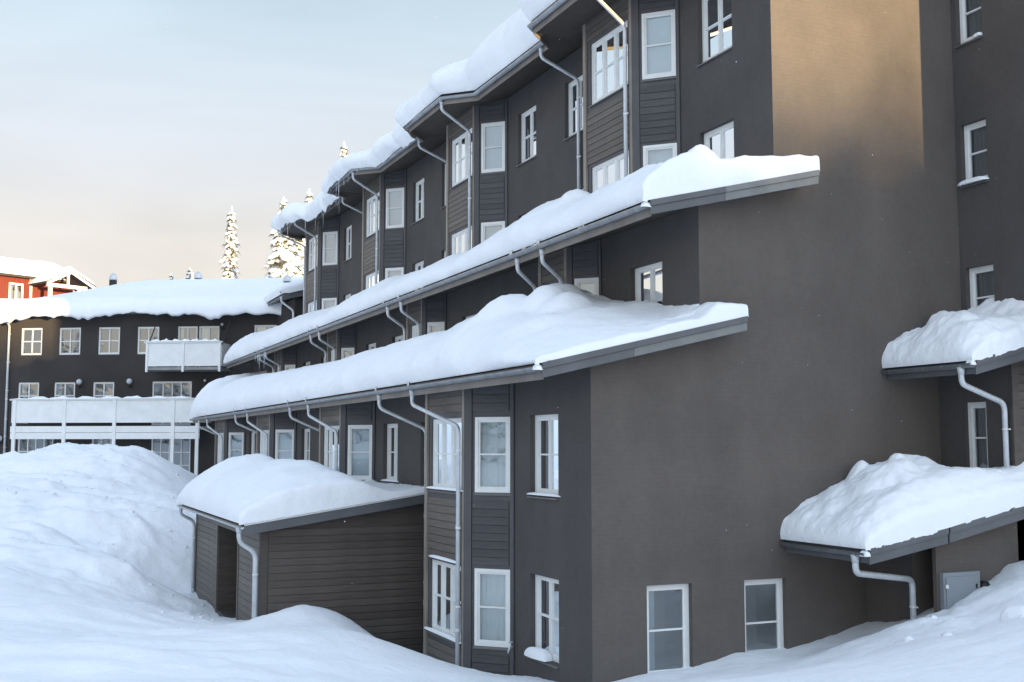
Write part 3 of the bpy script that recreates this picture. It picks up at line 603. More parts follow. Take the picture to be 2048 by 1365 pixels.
# ------------------------------------------------------------------ snow lying on the roofs
def lumps(X, Y, Ls):
    h = 0*X
    for cx, cy, r_, a_ in Ls:
        d = np.hypot(X-cx, Y-cy)*(1+.25*fbm(X*2.5+cx, Y*2.5, 201, 2)); h = np.maximum(h, a_*np.maximum(0, 1-(d/r_)**2)**1.15)
    return h
def rlumps(seed, n, x0, x1, y0, y1, r0, r1, a0, a1):
    rn = random.Random(seed); return [(rn.uniform(x0, x1), rn.uniform(y0, y1), rn.uniform(r0, r1), rn.uniform(a0, a1)) for _ in range(n)]
def roof_snow(name, label, xe, xw, y0, y1, zr, thick, nx, ny, r_e=.9, far=1.0, he=None, ramp=2.5, bulge=.15, rv=.14, seed=1, lump=.10, droop=None):
    u = np.linspace(0, 1, nx)**1.6
    v = np.linspace(0, 1, ny); yy = y0+(y1-y0)*v
    ex = np.concatenate([[y0+.001, y0+.03, y0+.07, y0+.12, y0+.2, y0+.3], [y1-.3, y1-.15, y1-.06, y1-.02]])
    yy = np.unique(np.concatenate([yy, ex]))
    U, Y = np.meshgrid(u, yy)
    XE = np.vectorize(xe)(Y) if callable(xe) else np.full(Y.shape, xe); XW = np.vectorize(xw)(Y) if callable(xw) else np.full(Y.shape, xw)
    X = XE+U*(XW-XE); D = X-XE
    Tn = thick(X, Y)
    Tn = Tn + lump*fbm(X*.8, Y*.55, seed, 4)
    dy = Y-y0
    if he is not None:
        t = clip01(dy/ramp); t = t**.85*(1-.35*t*(t-1)); H = he(X)+(Tn-he(X))*t; H = H*rnd(dy/rv)
    else: H = Tn*rnd(dy/.6)
    if far: H = H*rnd((y1-Y)/far)
    pe = rnd(D/r_e); H = H*pe
    H = H + .045*fbm(X*2.6, Y*2.6, seed+7, 4, .6)*clip01(H/.2) + .018*fbm(X*9, Y*9, seed+9, 3, .6)*clip01(H/.1)
    X2 = X - bulge*np.sin(np.pi*np.clip(pe, 0, 1))*np.exp(-D/.5)*(1+.8*fbm(Y*.9, Y*.2, seed+3, 3))
    Y2 = Y - .05*np.sin(np.pi*clip01(dy/.16))*(dy < .16)*(1+fbm(X*3, X*1.3, seed+5, 3))
    Z = zr(X)+.025+np.maximum(H, 0)
    Z = Z - np.where(dy < .02, .022+.045*np.abs(fbm(X*4, X*2+3, seed+15, 4, .6)), 0)*(he is not None)
    if droop is not None: dr_ = droop(Y); Z = Z - dr_*np.exp(-(D/.10)**2); X2 = X2 - .16*clip01(dr_/.2)*np.exp(-(D/.25)**2)
    o = grid_obj(name, X2, Y2, Z, M['snow_roof'])
    return tag(o, label, 'snow')
g = lambda v, c, s: np.exp(-((v-c)/s)**2)
sstep = lambda t: clip01(t)**2*(3-2*clip01(t))
KL = [(-0.6, 0.5), (-0.2, 0.5), (1.1, 0.62), (3.25, 1.203), (3.78, 1.316), (4.0, 1.116), (6.04, 0.919), (6.97, 1.002), (7.72, 0.985), (8.87, 0.988), (12.68, 0.921), (12.95, 0.94), (17.46, 0.918), (30.58, 1.193), (34.21, 1.076), (35.71, 1.36), (35.98, 1.667), (40.0, 1.667)]
KM = [(-0.6, 0.202), (-0.42, 0.202), (0.82, 0.776), (1.49, 0.719), (3.11, 0.689), (3.49, 0.754), (4.54, 0.906), (5.02, 0.924), (5.97, 0.825), (7.12, 0.712), (8.08, 0.606), (10.66, 0.669), (11.23, 0.686), (12.57, 0.62), (15.14, 0.733), (15.62, 0.819), (18.11, 0.808), (19.06, 0.735), (21.64, 0.629), (25.56, 0.848), (29.28, 0.96), (30.04, 0.881), (36.83, 0.967), (38.54, 1.161), (40.0, 1.161)]
KU = [(-0.6, 1.25), (6.0, 1.35), (9.17, 1.5), (10.3, 1.451), (10.52, 1.446), (10.9, 1.364), (11.8, 1.039), (12.1, 0.9), (12.4, 0.908), (13.76, 0.814), (15.11, 0.817), (19.09, 0.928), (20.37, 0.702), (20.9, 0.62), (22.1, 0.62), (23.68, 0.62), (27.81, 0.78), (29.62, 0.62), (31.04, 0.62), (40.0, 0.62)]
HL = [(-1.2, 0.12), (1.87, 0.12), (2.13, 0.355), (2.72, 0.172), (4.4, 0.172)]
HM = [(-1.2, 0.82), (1.5, 0.82), (1.82, 0.783), (2.08, 0.715), (2.26, 0.55), (2.45, 0.522), (2.86, 0.519), (3.42, 0.452), (3.91, 0.384), (4.16, 0.294), (4.4, 0.294)]
LLOW = [(.8, 2.5, .55, .30), (.75, 3.1, .6, .40), (1.2, 3.5, .7, .30), (.1, 3.6, .6, .18), (1.0, 5.3, .9, .22), (.9, 6.5, .9, .38)]
LMID = [(2.7, .8, .42, .30), (2.2, 3.3, .5, .26), (2.5, 2.5, .4, .2), (1.9, 4.2, .4, .16), (2.3, 6.8, .7, .2), (2.0, 8.0, .6, .15)]
kn = lambda K, v: np.interp(v, [k[0] for k in K], [k[1] for k in K])
roof_snow('roof_snow', 'thick rounded snow layer on the lowest long roof of the main building', -1.16, lambda y: 2.72 if y < -.01 else 2.11, -.52, 36.6,
          lambda X: 5.47+.235*(X+1.1), lambda X, Y: kn(KL, Y)-.10*clip01(X-.6)-.22*g(Y, 3.0, 1.1)-.16*g(Y, 6.2, 1.2)+lumps(X, Y, LLOW), 44, 420, r_e=1.15, he=lambda X: kn(HL, X), ramp=2.2, seed=3, lump=.07)
roof_snow('roof_snow', 'thick sloping snow layer on the middle long roof of the main building', .79, lambda y: 4.29 if y < -.01 else 3.71, -.52, 39.5,
          lambda X: 8.18+.245*(X-.85), lambda X, Y: kn(KM, Y)-.12*clip01(X-2.4)-.10*g(Y, 3.2, 1.0)+lumps(X, Y, LMID), 44, 420, r_e=1.1, he=lambda X: kn(HM, X), ramp=1.7, seed=11, lump=.07)
EVx = np.array([p[1] for p in EV]); EVv = np.array([p[0] for p in EV])
roof_snow('roof_snow', 'deep overhanging snow on the top roof, bulging over the bays against the sky', lambda y: float(np.interp(y, EVx, EVv))-.10, 9.5, -.6, 33.9,
          lambda X: 13.72+.25*np.maximum(0, X-2.6), lambda X, Y: kn(KU, Y), 50, 460, r_e=.55, far=.8, bulge=.36, seed=23, lump=.22, droop=lambda Y: .30*clip01(.55+1.3*fbm(Y*.45, Y*.1+2, 131, 3))*clip01((Y-13.5)/3)*(1+.5*fbm(Y*3, Y*.3, 133, 2)))
roof_snow('roof_snow', 'lumpy snow on the small upper canopy roof at the right edge', 6.02, 8.62, -2.14, -.005, lambda X: 5.62+.25*(X-6.1),
          lambda X, Y: .66+.12*fbm(X*1.6, Y*1.6, 55, 3)+lumps(X, Y, rlumps(4, 11, 6.5, 8.3, -1.3, -.1, .25, .6, .08, .24)), 70, 90, rv=.45, r_e=.75, far=0, he=lambda X: .50+0*X, ramp=1.0, bulge=.05, seed=31, lump=.3)
roof_snow('roof_snow', 'big lumpy snow mound on the low canopy roof beside the meter cabinet', 3.67, 8.0, -2.14, -.005, lambda X: 2.60+.17*(X-3.75)+.035*np.maximum(0, X-5.4),
          lambda X, Y: .56+.22*g(X, 5.5, .9)+.12*fbm(X*1.5, Y*1.5, 56, 3)-.12*clip01((X-6.2))+lumps(X, Y, rlumps(9, 9, 4.6, 6.6, -1.2, -.1, .25, .6, .08, .26)+[(5.2, -.6, .45, .20), (5.8, -.5, .5, .18)]), 90, 90, rv=.5, r_e=1.15, far=0, he=lambda X: .62+.12*g(X, 5.4, .7), ramp=1.1, bulge=.05, seed=37, lump=.28)
def t_shed(X, Y):
    wallward = sstep((-.55-X)/1.9)
    return (.12+.88*wallward)*(1+.10*g(Y, 15, 1.2)-.16*g(Y, 13.6, .8))*(1-.0*Y)
roof_snow('roof_snow', 'smooth domed snow pillow on the lean-to shed roof', -4.16, -.04, 7.62, 17.5, lambda X: 2.58+.148*(X+4.05)+.03, t_shed, 54, 110, r_e=1.5, far=1.2,
          he=lambda X: .10+.42*sstep((-.7-X)/1.2), ramp=2.2, bulge=.06, seed=43, lump=.10)

# ------------------------------------------------------------------ wing with the balconies
wing = empty('balcony_building', (-2.0, 46.0, 2.4), 'dark three-storey wing with white balconies at the far left', 'building')
WU, WN = (math.cos(R(-30)), math.sin(R(-30))), (math.sin(R(-30)), -math.cos(R(-30)))
FA = frame((-8.26, 47.05), WU, WN)
cw = lambda: [(0, rq.uniform(.2, .45), 'curtain')] if rq.random() < .5 else [(rq.uniform(.4, .6), 1, 'curtain_d')]
wops = []
for a in (0.0, 2.06, 4.16, 6.24): wops.append((a, a+1.15, 8.86, 10.26, (.5,), (.5,), 'w'))
wops += [(8.36, 9.41, 7.95, 10.26, (.5,), (.32, .66), 'd'), (9.46, 10.55, 7.95, 10.26, (.5,), (.32, .66), 'd'), (12.35, 13.9, 8.95, 10.28, (.5,), (.5,), 'w')]
for a in (-.06, 1.88, 3.96): wops.append((a, a+1.13, 6.06, 7.46, (.5,), (.5,), 'w'))
wops += [(7.09, 9.18, 5.25, 7.47, (.25, .5, .75), (.32, .66), 'd'), (10.98, 11.56, 6.7, 7.46, (), (), 'w')]
wops += [(.02, 1.95, 3.2, 4.66, (.25, .5, .75), (.5,), 'w'), (3.98, 5.02, 3.2, 4.66, (.5,), (.5,), 'w'), (7.12, 8.13, 2.5, 4.66, (.5,), (.33, .66), 'd'), (8.2, 9.2, 2.5, 4.66, (.5,), (.33, .66), 'd')]
mb = MB(); wall_mesh(mb, FA, -9, 16.5, .5, 11.3, [o[:4] for o in wops], .16); obj('wall', mb, M['wing'], wing)
for o in wops: window(wing, FA, *o[:4], rec=.06, mull=o[4], rails=o[5], fw=.09, bar=.05, mw=.06, cur=cw(), simple=True, sill=False, room=1.0)
# eave, roof
ZW = lambda d: 11.0+.30*(.6-d)
mb = MB(); mb.hexa([FA(-9,.6,10.84),FA(15.5,.6,10.84),FA(15.5,-6.4,ZW(-6.4)-.16),FA(-9,-6.4,ZW(-6.4)-1.36),FA(-9,.6,11.0),FA(15.5,.6,11.0),FA(15.5,-6.4,ZW(-6.4)),FA(-9,-6.4,ZW(-6.4)-1.2)]); obj('roof', mb, M['fascia'], wing)
mb = MB(); mb.hexa([FA(-9,-6.404,ZW(-6.4)-1.36),FA(15.5,-6.404,ZW(-6.4)-.16),FA(15.5,-13,10.9),FA(-9,-13,10.9),FA(-9,-6.404,ZW(-6.4)-1.2),FA(15.5,-6.404,ZW(-6.4)),FA(15.5,-13,11.06),FA(-9,-13,11.06)]); obj('roof', mb, M['fascia'], wing)
gutter(wing, [FA(-9, .69, 10.95), FA(13.2, .69, 10.95)], [(WN[0], WN[1], 0)]*2, r=.07)
drainpipe(wing, [FA(-.6, .69, 10.9), FA(-.6, .69, 10.7), FA(-.6, .10, 10.4), FA(-.6, .10, 2.6)], r=.06, wall_dir=(-WN[0], -WN[1], 0))
# flue cowls on the ridge
for s_, d_ in ((2.0, -5.9), (7.0, -5.9), (12.7, -4.2)):
    z0 = ZW(d_); mb = MB(); mb.tube([FA(s_, d_, z0-.1), FA(s_, d_, z0+.62)], .21, 14); fl = obj('flue', mb, M['black'], wing)
    mb = MB(); mb.tube([FA(s_, d_, z0+.64+.40*k/6) for k in range(7)], [.235*math.sqrt(max(0.02, 1-(k/6)**2*.98)) for k in range(7)], 14); obj('flue_cowl', mb, M['pipe'], fl, smooth=True)
# wall lamps
for s_, z_, r_ in ((3.32, 7.46, .15), (5.98, 7.47, .15), (10.76, 10.31, .08), (9.94, 7.49, .08), (-.86, 4.6, .16)):
    mb = MB(); mb.tube([FA(s_, .18+r_*math.cos(a), z_+0) if False else FA(s_, .2, z_-r_*math.cos(math.pi*k/8)) for k, a in enumerate([0]*9)], [max(.004, r_*math.sin(math.pi*k/8)) for k in range(9)], 14)
    lo = obj('wall_lamp', mb, M['lampglass'], wing, smooth=True)
    mb = MB(); mb.tube([FA(s_, .0, z_-r_-.1), FA(s_, .2, z_-r_-.1), FA(s_, .2, z_-r_+.03)], .03, 8); obj('lamp_arm', mb, M['black'], lo)
def balcony(s0, s1, dep, ztop, zpan, zf0, zf1, posts, zbase, label):
    mb = MB(); mb.fbox(FA, s0, s1, .01, dep-.05, zf1-.16, zf1-.02); b = obj('balcony', mb, M['concrete'] if zbase is None else M['bwhite'], wing); b['label'] = label
    for a, c in zip(posts, posts[1:]):
        p = MB(); p.fbox(FA, a+.06, c-.06, dep-.035, dep-.01, zpan, ztop-.06); obj('panel', p, M['bwhite'], b)
        for k in (0, 1):
            q = MB(); x0, x1 = a+.12, c-.12; za, zb = (zpan+.06, ztop-.16) if k == 0 else (ztop-.16, zpan+.06); w_ = .028
            q.hexa([FA(x0,dep-.009,za-w_/2),FA(x1,dep-.009,zb-w_/2),FA(x1,dep-.002+.002*k,zb-w_/2),FA(x0,dep-.002+.002*k,za-w_/2),FA(x0,dep-.009,za+w_/2),FA(x1,dep-.009,zb+w_/2),FA(x1,dep-.002+.002*k,zb+w_/2),FA(x0,dep-.002+.002*k,za+w_/2)])
            obj('brace', q, M['bwhite'], b)
    for i, a in enumerate(posts):
        w_ = .055 if zbase is None else .085
        p = MB(); p.fbox(FA, a-w_, a+w_, dep-.05, dep+.04, zpan-.28 if zbase is None else zbase, ztop-.05); obj('post', p, M['bwhite'], b)
    h = MB(); h.fbox(FA, s0-.08, s1+.08, dep-.09, dep+.06, ztop-.05, ztop+.01); obj('handrail', h, M['bwhite'], b)
    for e in (s0, s1):
        p = MB(); p.fbox(FA, e-.02, e+.02, .06, dep-.06, zpan, ztop-.05); obj('side_panel', p, M['bwhite'], b)
    if zf0:
        n = 2; hh = (zf1-zf0)/n
        for k in range(n): p = MB(); p.fbox(FA, s0-.02, s1+.02, dep-.045, dep-.012+.012*(k), zf0+k*hh+.008, zf0+(k+1)*hh-.008); obj('fascia_board', p, M['bwhite'], b)
    # snow on the rail
    n = 40; X, Y, Z = np.zeros((n, 6)), np.zeros((n, 6)), np.zeros((n, 6))
    for i in range(n):
        t = i/(n-1); s_ = s0-.12+(s1-s0+.24)*t; hh = (.10+.05*math.sin(i*1.3)+.03*math.sin(i*2.9+1))*min(1, 8*t, 8*(1-t))
        for j in range(6):
            a = math.pi*j/5; X[i, j], Y[i, j], Z[i, j] = FA(s_, dep-.015+.12*math.cos(a), ztop+.014+hh*math.sin(a))
    tag(grid_obj('rail_snow', X, Y, Z, M['snow_roof']), label.replace('balcony', 'snow strip along the rail of the balcony'), 'snow')
    return b
balcony(.55, 10.25, 1.6, 6.52, 5.36, 4.55, 5.20, (.72, 3.33, 5.92, 8.92, 10.16), 2.2, 'long white balcony on posts above the ground floor of the wing')
b1 = balcony(7.3, 11.15, 1.3, 9.34, 8.14, None, 8.12, (7.36, 9.22, 11.09), None, 'short white balcony hung high on the wing')
for s_ in (7.4, 11.2):
    mb = MB(); mb.tube([FA(s_, 1.25, 9.2), FA(s_+.25, .62, 10.8)], .03, 8); obj('tie_rod', mb, M['black'], b1)
# link block between wing and main building
mb = MB(); mb.box(3.45, 10, 36.3, 52, 2, 11.15); obj('link_wall', mb, M['wing'], wing)
slab(wing, 'roof', 2.85, 9, 36.0, 46, lambda x: 11.28+.25*(x-2.85), .15, M['fascia'])
slab(wing, 'verge_board', 2.8, 9, 35.95, 35.99, lambda x: 11.30+.25*(x-2.85), .30, M['fascia'])
drainpipe(wing, [(2.8, 36.3, 11.15), (2.8, 36.3, 10.95), (3.35, 36.2, 10.55), (3.38, 36.2, 8)], r=.05)
# snow on the wing
sv = np.linspace(-9, 14.2, 260); dv = np.concatenate([[-.02, -.16, -.30, -.38, -.40, -.34, -.22, -.05, .15, .4], np.linspace(.75, 7.2, 26)])
lipz = np.array([0, -.10, -.16, -.10, .06, .22, .36, .46, .54, .60]); SS, DD = np.meshgrid(sv, dv, indexing='ij')
base = 11.02+.30*np.maximum(DD, 0); hz = np.concatenate([lipz, np.full(26, .62)])[None, :]*np.ones_like(SS)
lip = clip01(.5+.9*fbm(SS*.45, SS*0+3.3, 91, 3)+.9*clip01((1.2-SS)/2.5)); amt = (DD < .5)
hang = (.25+.75*lip)*(1+.5*fbm(SS*2.2, SS*0, 92, 2)); low = np.minimum(hz, 0)*3.4*hang + np.maximum(hz, 0)*(1+.18*fbm(SS*.5, DD*.6, 93, 3))
out_ = np.where(DD < 0, DD*(.45+.8*lip), DD)
low = np.where(DD > .5, .62+.12*fbm(SS*.35, DD*.4, 94, 3)-.15*sstep((DD-6)/1.2), low)
step = .10*np.sign(np.sin(SS*1.1+DD*4+2.5*fbm(SS*.6, DD*.8, 95, 2)))*clip01((1.8-np.abs(DD-1.0))/1.2)*clip01((SS-3)/2)*clip01((10.5-SS)/2)*clip01((DD-.1)/.3)
Xw = -8.26+WU[0]*SS+WN[0]*(.6-out_); Yw = 47.05+WU[1]*SS+WN[1]*(.6-out_); Zw = base+low+step*.4-.95*sstep((4.5-SS)/7.0)*clip01(DD/6.5)
tag(grid_obj('roof_snow', Xw, Yw, Zw, M['snow_roof']), 'wide snow cover on the wing roof with a ragged lip over the eave', 'snow')
roof_snow('roof_snow', 'short snow cover on the link roof between the wing and the main building', 2.78, 8.0, 35.9, 46, lambda X: 11.28+.25*(X-2.85), lambda X, Y: .55+0*X, 24, 40, r_e=.5, far=0, he=lambda X: .3+0*X, ramp=.8, seed=51)

# ------------------------------------------------------------------ red house on the slope
red = empty('red_house', (-10, 85, 11), 'red wooden house with white trim and a snowy porch gable behind the wing', 'house')
FH = frame((-9.2, 84.8), (math.cos(R(26)), math.sin(R(26))), (math.sin(R(26)), -math.cos(R(26))))
hop = [(0.02, 1.25, 16.0, 17.62), (3.0, 4.2, 15.6, 16.75)]
mb = MB(); wall_mesh(mb, FH, -10, 5.6, 9, 18.3, hop, .12); mb.quad(FH(5.6,0,9), FH(5.6,-8,9), FH(5.6,-8,18.3), FH(5.6,0,18.3)); mb.quad(FH(5.6,0,18.3), FH(5.6,-8,18.3), FH(5.6,-4,19.7), FH(5.6,-4,19.7)); obj('wall', mb, M['red'], red)
for o in hop: window(red, FH, *o, rec=.0, mull=(.5,), rails=(), fw=.16, mw=.14, simple=True, sill=False)
for a in (1.75,): mb = MB(); mb.fbox(FH, a, a+.22, .01, .06, 11, 18.2); obj('corner_board', mb, M['white'], red)
for d0_, d1_, sgn in ((.6, -4, 1), (-8.6, -4, 1)):
    mb = MB(); mb.hexa([FH(-11,d0_,18.05),FH(6.1,d0_,18.05),FH(6.1,d1_,19.65),FH(-11,d1_,19.65),FH(-11,d0_,18.20),FH(6.1,d0_,18.20),FH(6.1,d1_,19.80),FH(-11,d1_,19.80)]); obj('roof', mb, M['soffit'], red)
# porch
for s_ in (2.3, 4.85): mb = MB(); mb.fbox(FH, s_-.13, s_+.13, 2.3, 2.56, 11, 17.3); obj('porch_post', mb, M['white'], red)
mb = MB(); mb.fbox(FH, 2.0, 5.5, 2.28, 2.54, 17.302, 17.58); obj('porch_beam', mb, M['white'], red)
mb = MB(); mb.fbox(FH, 2.3, 4.85, 2.3, 2.42, 14.6, 15.6); obj('porch_rail', mb, M['white'], red)
mb = MB(); mb.fbox(FH, 3.74, 3.94, 2.34, 2.48, 17.58, 18.5); obj('king_post', mb, M['white'], red)
for e, sg in ((1.75, 1), (5.95, -1)):
    mb = MB(); c_ = 3.85; za, zb = 17.50, 18.62
    mb.hexa([FH(e,2.9,za),FH(c_,2.9,zb),FH(c_,-.2,zb),FH(e,-.2,za),FH(e,2.9,za+.12),FH(c_,2.9,zb+.12),FH(c_,-.2,zb+.12),FH(e,-.2,za+.12)]); obj('porch_roof', mb, M['soffit'], red)
    mb = MB(); mb.hexa([FH(e,2.905,za-.14),FH(c_,2.905,zb-.14),FH(c_,2.96,zb-.14),FH(e,2.96,za-.14),FH(e,2.905,za+.10),FH(c_,2.905,zb+.10),FH(c_,2.96,zb+.10),FH(e,2.96,za+.10)]); obj('barge_board', mb, M['white'], red)
    n1, n2 = 14, 12; X, Y, Z = np.zeros((n1, n2)), np.zeros((n1, n2)), np.zeros((n1, n2))
    for i in range(n1):
        for j in range(n2):
            t = i/(n1-1); v = j/(n2-1); s_ = e-.15*sg+(c_+.02*sg-e+.15*sg)*t; hh = .40*float(rnd(t*4))*float(rnd(v*5)); d_ = 3.05-3.1*v
            X[i, j], Y[i, j], Z[i, j] = FH(s_, d_, za+.13+(zb-za)*max(0, t)+hh)
    tag(grid_obj('roof_snow', X, Y, Z, M['snow_roof']), 'snow on the %s slope of the red house porch gable' % ('left' if sg == 1 else 'right'), 'snow')
sv = np.linspace(-11.2, 6.3, 90); dv = np.concatenate([np.linspace(0, .5, 9), np.linspace(.7, 5.0, 10)]); SS, DD = np.meshgrid(sv, dv, indexing='ij')
HH = .48*rnd(DD/.45)*rnd((6.4-SS)/.5)*(1+.2*fbm(SS*.6, DD*.6, 71, 3)); dd = .75-DD-.15*np.sin(np.pi*clip01(DD/.45))
Xr, Yr, Zr = FH(SS, dd, 18.22+.348*DD+HH); tag(grid_obj('roof_snow', Xr, Yr, Zr, M['snow_roof']), 'sunlit snow on the main roof of the red house', 'snow')

# ------------------------------------------------------------------ snowy spruces
PHI = (1+5**.5)/2
ICO_V = [Vector(v).normalized() for v in [(-1,PHI,0),(1,PHI,0),(-1,-PHI,0),(1,-PHI,0),(0,-1,PHI),(0,1,PHI),(0,-1,-PHI),(0,1,-PHI),(PHI,0,-1),(PHI,0,1),(-PHI,0,-1),(-PHI,0,1)]]
ICO_F = [(0,11,5),(0,5,1),(0,1,7),(0,7,10),(0,10,11),(1,5,9),(5,11,4),(11,10,2),(10,7,6),(7,1,8),(3,9,4),(3,4,2),(3,2,6),(3,6,8),(3,8,9),(4,9,5),(2,4,11),(6,2,10),(8,6,7),(9,8,1)]
def blob(mb, c, ax, r, rn, jit=.28):
    a, b, d = ax; n = len(mb.v)
    for v in ICO_V:
        k = 1+rn.uniform(-jit, jit); mb.v.append(tuple(c+a*(v.x*r[0]*k)+b*(v.y*r[1]*k)+d*(v.z*r[2]*k)))
    mb.f += [tuple(n+i for i in f) for f in ICO_F]
def spruce_mesh(h, rad, seed, per=7, gap=.42, sn=1.0, power=.8, base=None, needle_n=5, MBs=None):
    rn = random.Random(seed); nd, sw = MBs or (MB(), MB()); o = Vector(base or (0, 0, 0)); z = h*.07; tr = []
    while z < h*.985:
        t = z/h; r = rad*(1-t)**power*rn.uniform(.75, 1.15)+.10; n = max(3, int(per*(.45+.55*(1-t))+rn.random()))
        a0 = rn.uniform(0, 6.28)
        for k in range(n):
            a = a0+6.283*k/n+rn.uniform(-.35, .35); ln = r*rn.uniform(.65, 1.15); dr = rn.uniform(.35, .85)
            out = Vector((math.cos(a), math.sin(a), 0)); side = Vector((-math.sin(a), math.cos(a), 0))
            dirv = (out-Vector((0, 0, dr))).normalized(); up = side.cross(dirv)*-1
            if up.z < 0: up = -up
            p0 = o+Vector((0, 0, z+rn.uniform(-.1, .1)))
            m = 1 if ln < .45 else (2 if ln < 1.2 else 3)
            for j in range(m):
                f = (j+.75)/m*.95; c = p0+dirv*(ln*f)
                wd = ln*.27*(1.2-.5*f)+.14
                # needles: drooping dark sprays below and at the edges
                for q in range(needle_n):
                    s_ = rn.uniform(-1, 1); b0 = c+side*(s_*wd*.9)+dirv*rn.uniform(-.3, .3)*ln/m; tip = b0+dirv*(ln/m*.55)+side*(s_*wd*1.0)-Vector((0, 0, rn.uniform(.12, .36)*(.5+wd)))
                    wv = side*rn.uniform(.04, .10)*(.7+wd); nn = len(nd.v)
                    nd.v += [tuple(b0-wv), tuple(b0+wv), tuple(tip)]; nd.f.append((nn, nn+1, nn+2))
                if rn.random() < .93*sn:
                    blob(sw, c+up*(.05+wd*.12), (dirv, side, up), (ln/m*.66*rn.uniform(.75, 1.15), wd*rn.uniform(.75, 1.15), wd*rn.uniform(.35, .6)), rn)
        z += gap*rn.uniform(.75, 1.2)*(1-.45*t)
    blob(sw, o+Vector((0, 0, h-.1)), (Vector((1,0,0)), Vector((0,1,0)), Vector((0,0,1))), (.10, .10, .34), rn)
    return nd, sw
def spruce(loc, h, rad, seed, label, per=7, power=.8, gap=.42):
    e = empty('spruce_tree', loc, label, 'tree', 'snowy spruces behind the wing')
    tb = MB(); tb.tube([(loc[0], loc[1], loc[2]-.3), (loc[0]+.05, loc[1], loc[2]+h*.5), (loc[0], loc[1], loc[2]+h*.97)], [.16+h*.008, .10+h*.003, .02], 8); obj('trunk', tb, M['bark'], e)
    nd, sw = spruce_mesh(h, rad, seed, per, gap, power=power)
    for nm, mbx, m in (('crown', nd, M['needle']), ('crown_snow', sw, M['treesnow'])):
        me = bpy.data.meshes.new(nm); me.from_pydata(mbx.v, [], mbx.f); me.materials.append(m)
        me.polygons.foreach_set('use_smooth', [nm == 'crown_snow']*len(me.polygons))
        c = link(bpy.data.objects.new(nm, me)); c.parent = e
    return e
spruce((8.6, 84.3, 10.5), 14.7, 1.35, 1, 'tall narrow snow-laden spruce standing alone left of the others', power=.55, per=6)
spruce((11.6, 77.0, 10.0), 14.9, 3.7, 2, 'broad tall snow-laden spruce just left of the main building', per=9, power=.85)
spruce((13.6, 80.0, 10.2), 13.6, 3.0, 3, 'grey shaded spruce tucked between the broad spruce and the main building', per=8)
spruce((15.9, 85.8, 10.8), 17.0, 2.7, 4, 'spruce whose snowy top peeks over the end of the top roof', per=8)
spruce((6.35, 107, 13.0), 9.4, 1.6, 5, 'small far spruce, left of the pair above the wing roof')
spruce((8.1, 106.2, 13.0), 9.9, 2.1, 6, 'small far spruce beside the metal flue, right of the pair above the wing roof')
spruce((14.8, 69.9, 12.0), 16.2, .62, 7, 'very thin white spruce tip above the snow of the top roof', per=4, power=.5)
spruce((11.2, 96.0, 12.0), 8.0, 1.2, 8, 'tiny snowy treetop just above the wing roof, between the two tall spruces')
# forest on the slopes behind the viewer and to the left: throws the long shadow, mirrors in the panes
nd, sw = MB(), MB(); rf = random.Random(12)
spots = []
for k in range(260): spots.append((rf.uniform(-30, 90), rf.uniform(-160, -144), rf.uniform(1.5, 2.5)))
spots += [(40.3, -150, 4.0), (39.5, -152, 3.0)]
for k in range(34): spots.append((rf.uniform(-85, -45), rf.uniform(-60, 25), rf.uniform(9, 15)))
gzs = ground_h(np.array([s_[0] for s_ in spots]), np.array([s_[1] for s_ in spots]))
for (fx, fy, fh), fz in zip(spots, gzs):
    spruce_mesh(fh, fh*.26, rf.randint(0, 10**6), per=5, gap=.95 if fh > 5 else .5, base=(fx, fy, fz), needle_n=3, MBs=(nd, sw))
fo = obj('forest', nd, M['needle']); fo['kind'] = 'stuff'; fo['label'] = 'spruce forest on the slope behind the viewer'
fo = obj('forest_snow', sw, M['treesnow']); fo['kind'] = 'stuff'; fo['label'] = 'snow on the spruce forest behind the viewer'

# ------------------------------------------------------------------ small things
def lump(name, label, c, ax, r, seed, cat='snow', grp=None, n1=10, n2=16, z0=-.15):
    rn = random.Random(seed); X = np.zeros((n1, n2+1)); Y = X.copy(); Z = X.copy(); a, b = Vector(ax[0]), Vector(ax[1])
    ph = [rn.uniform(0, 6) for _ in range(4)]
    for i in range(n1):
        t = math.pi/2*(i/(n1-1)); 
        for j in range(n2+1):
            p = 2*math.pi*j/n2; k = 1+.14*math.sin(2*p+ph[0])+.08*math.sin(3*p+ph[1])+.06*math.sin(5*p+ph[2]); cp = abs(math.cos(p))**.6*math.copysign(1, math.cos(p)); sp = abs(math.sin(p))**.6*math.copysign(1, math.sin(p))
            q = Vector(c)+a*(r[0]*k*cp*math.cos(t)**.7)+b*(r[1]*k*sp*math.cos(t)**.7); X[i, j], Y[i, j], Z[i, j] = q.x, q.y, c[2]+r[2]*math.sin(t)
    return tag(grid_obj(name, X, Y, Z, M['snow_roof']), label, cat, grp)
UY, UX = (0, 1, 0), (-1, 0, 0)
SG = 'snow on window sills'
lump('sill_snow', 'thin snow on the sill of the upper narrow window next to the gable corner', (.02, 1.78, 3.35), (UY, UX), (.60, .075, .05), 1, grp=SG)
lump('sill_snow', 'bulky snow clump on the sill of the lower narrow window next to the gable corner', (-.01, 1.98, .55), (UY, UX), (.40, .12, .17), 2, grp=SG)
lump('sill_snow', 'snow strip under the upper front window of the nearest bay', (-.74, 4.78, 3.36), (UY, UX), (.92, .055, .055), 3, grp=SG)
lump('sill_snow', 'snow strip under the lower front window of the nearest bay', (-.74, 4.78, .555), (UY, UX), (.92, .055, .06), 4, grp=SG)
lump('sill_snow', 'snow strip on the ledge above the lower front window of the nearest bay', (-.735, 4.85, 2.0), (UY, UX), (.90, .035, .055), 5, grp=SG)
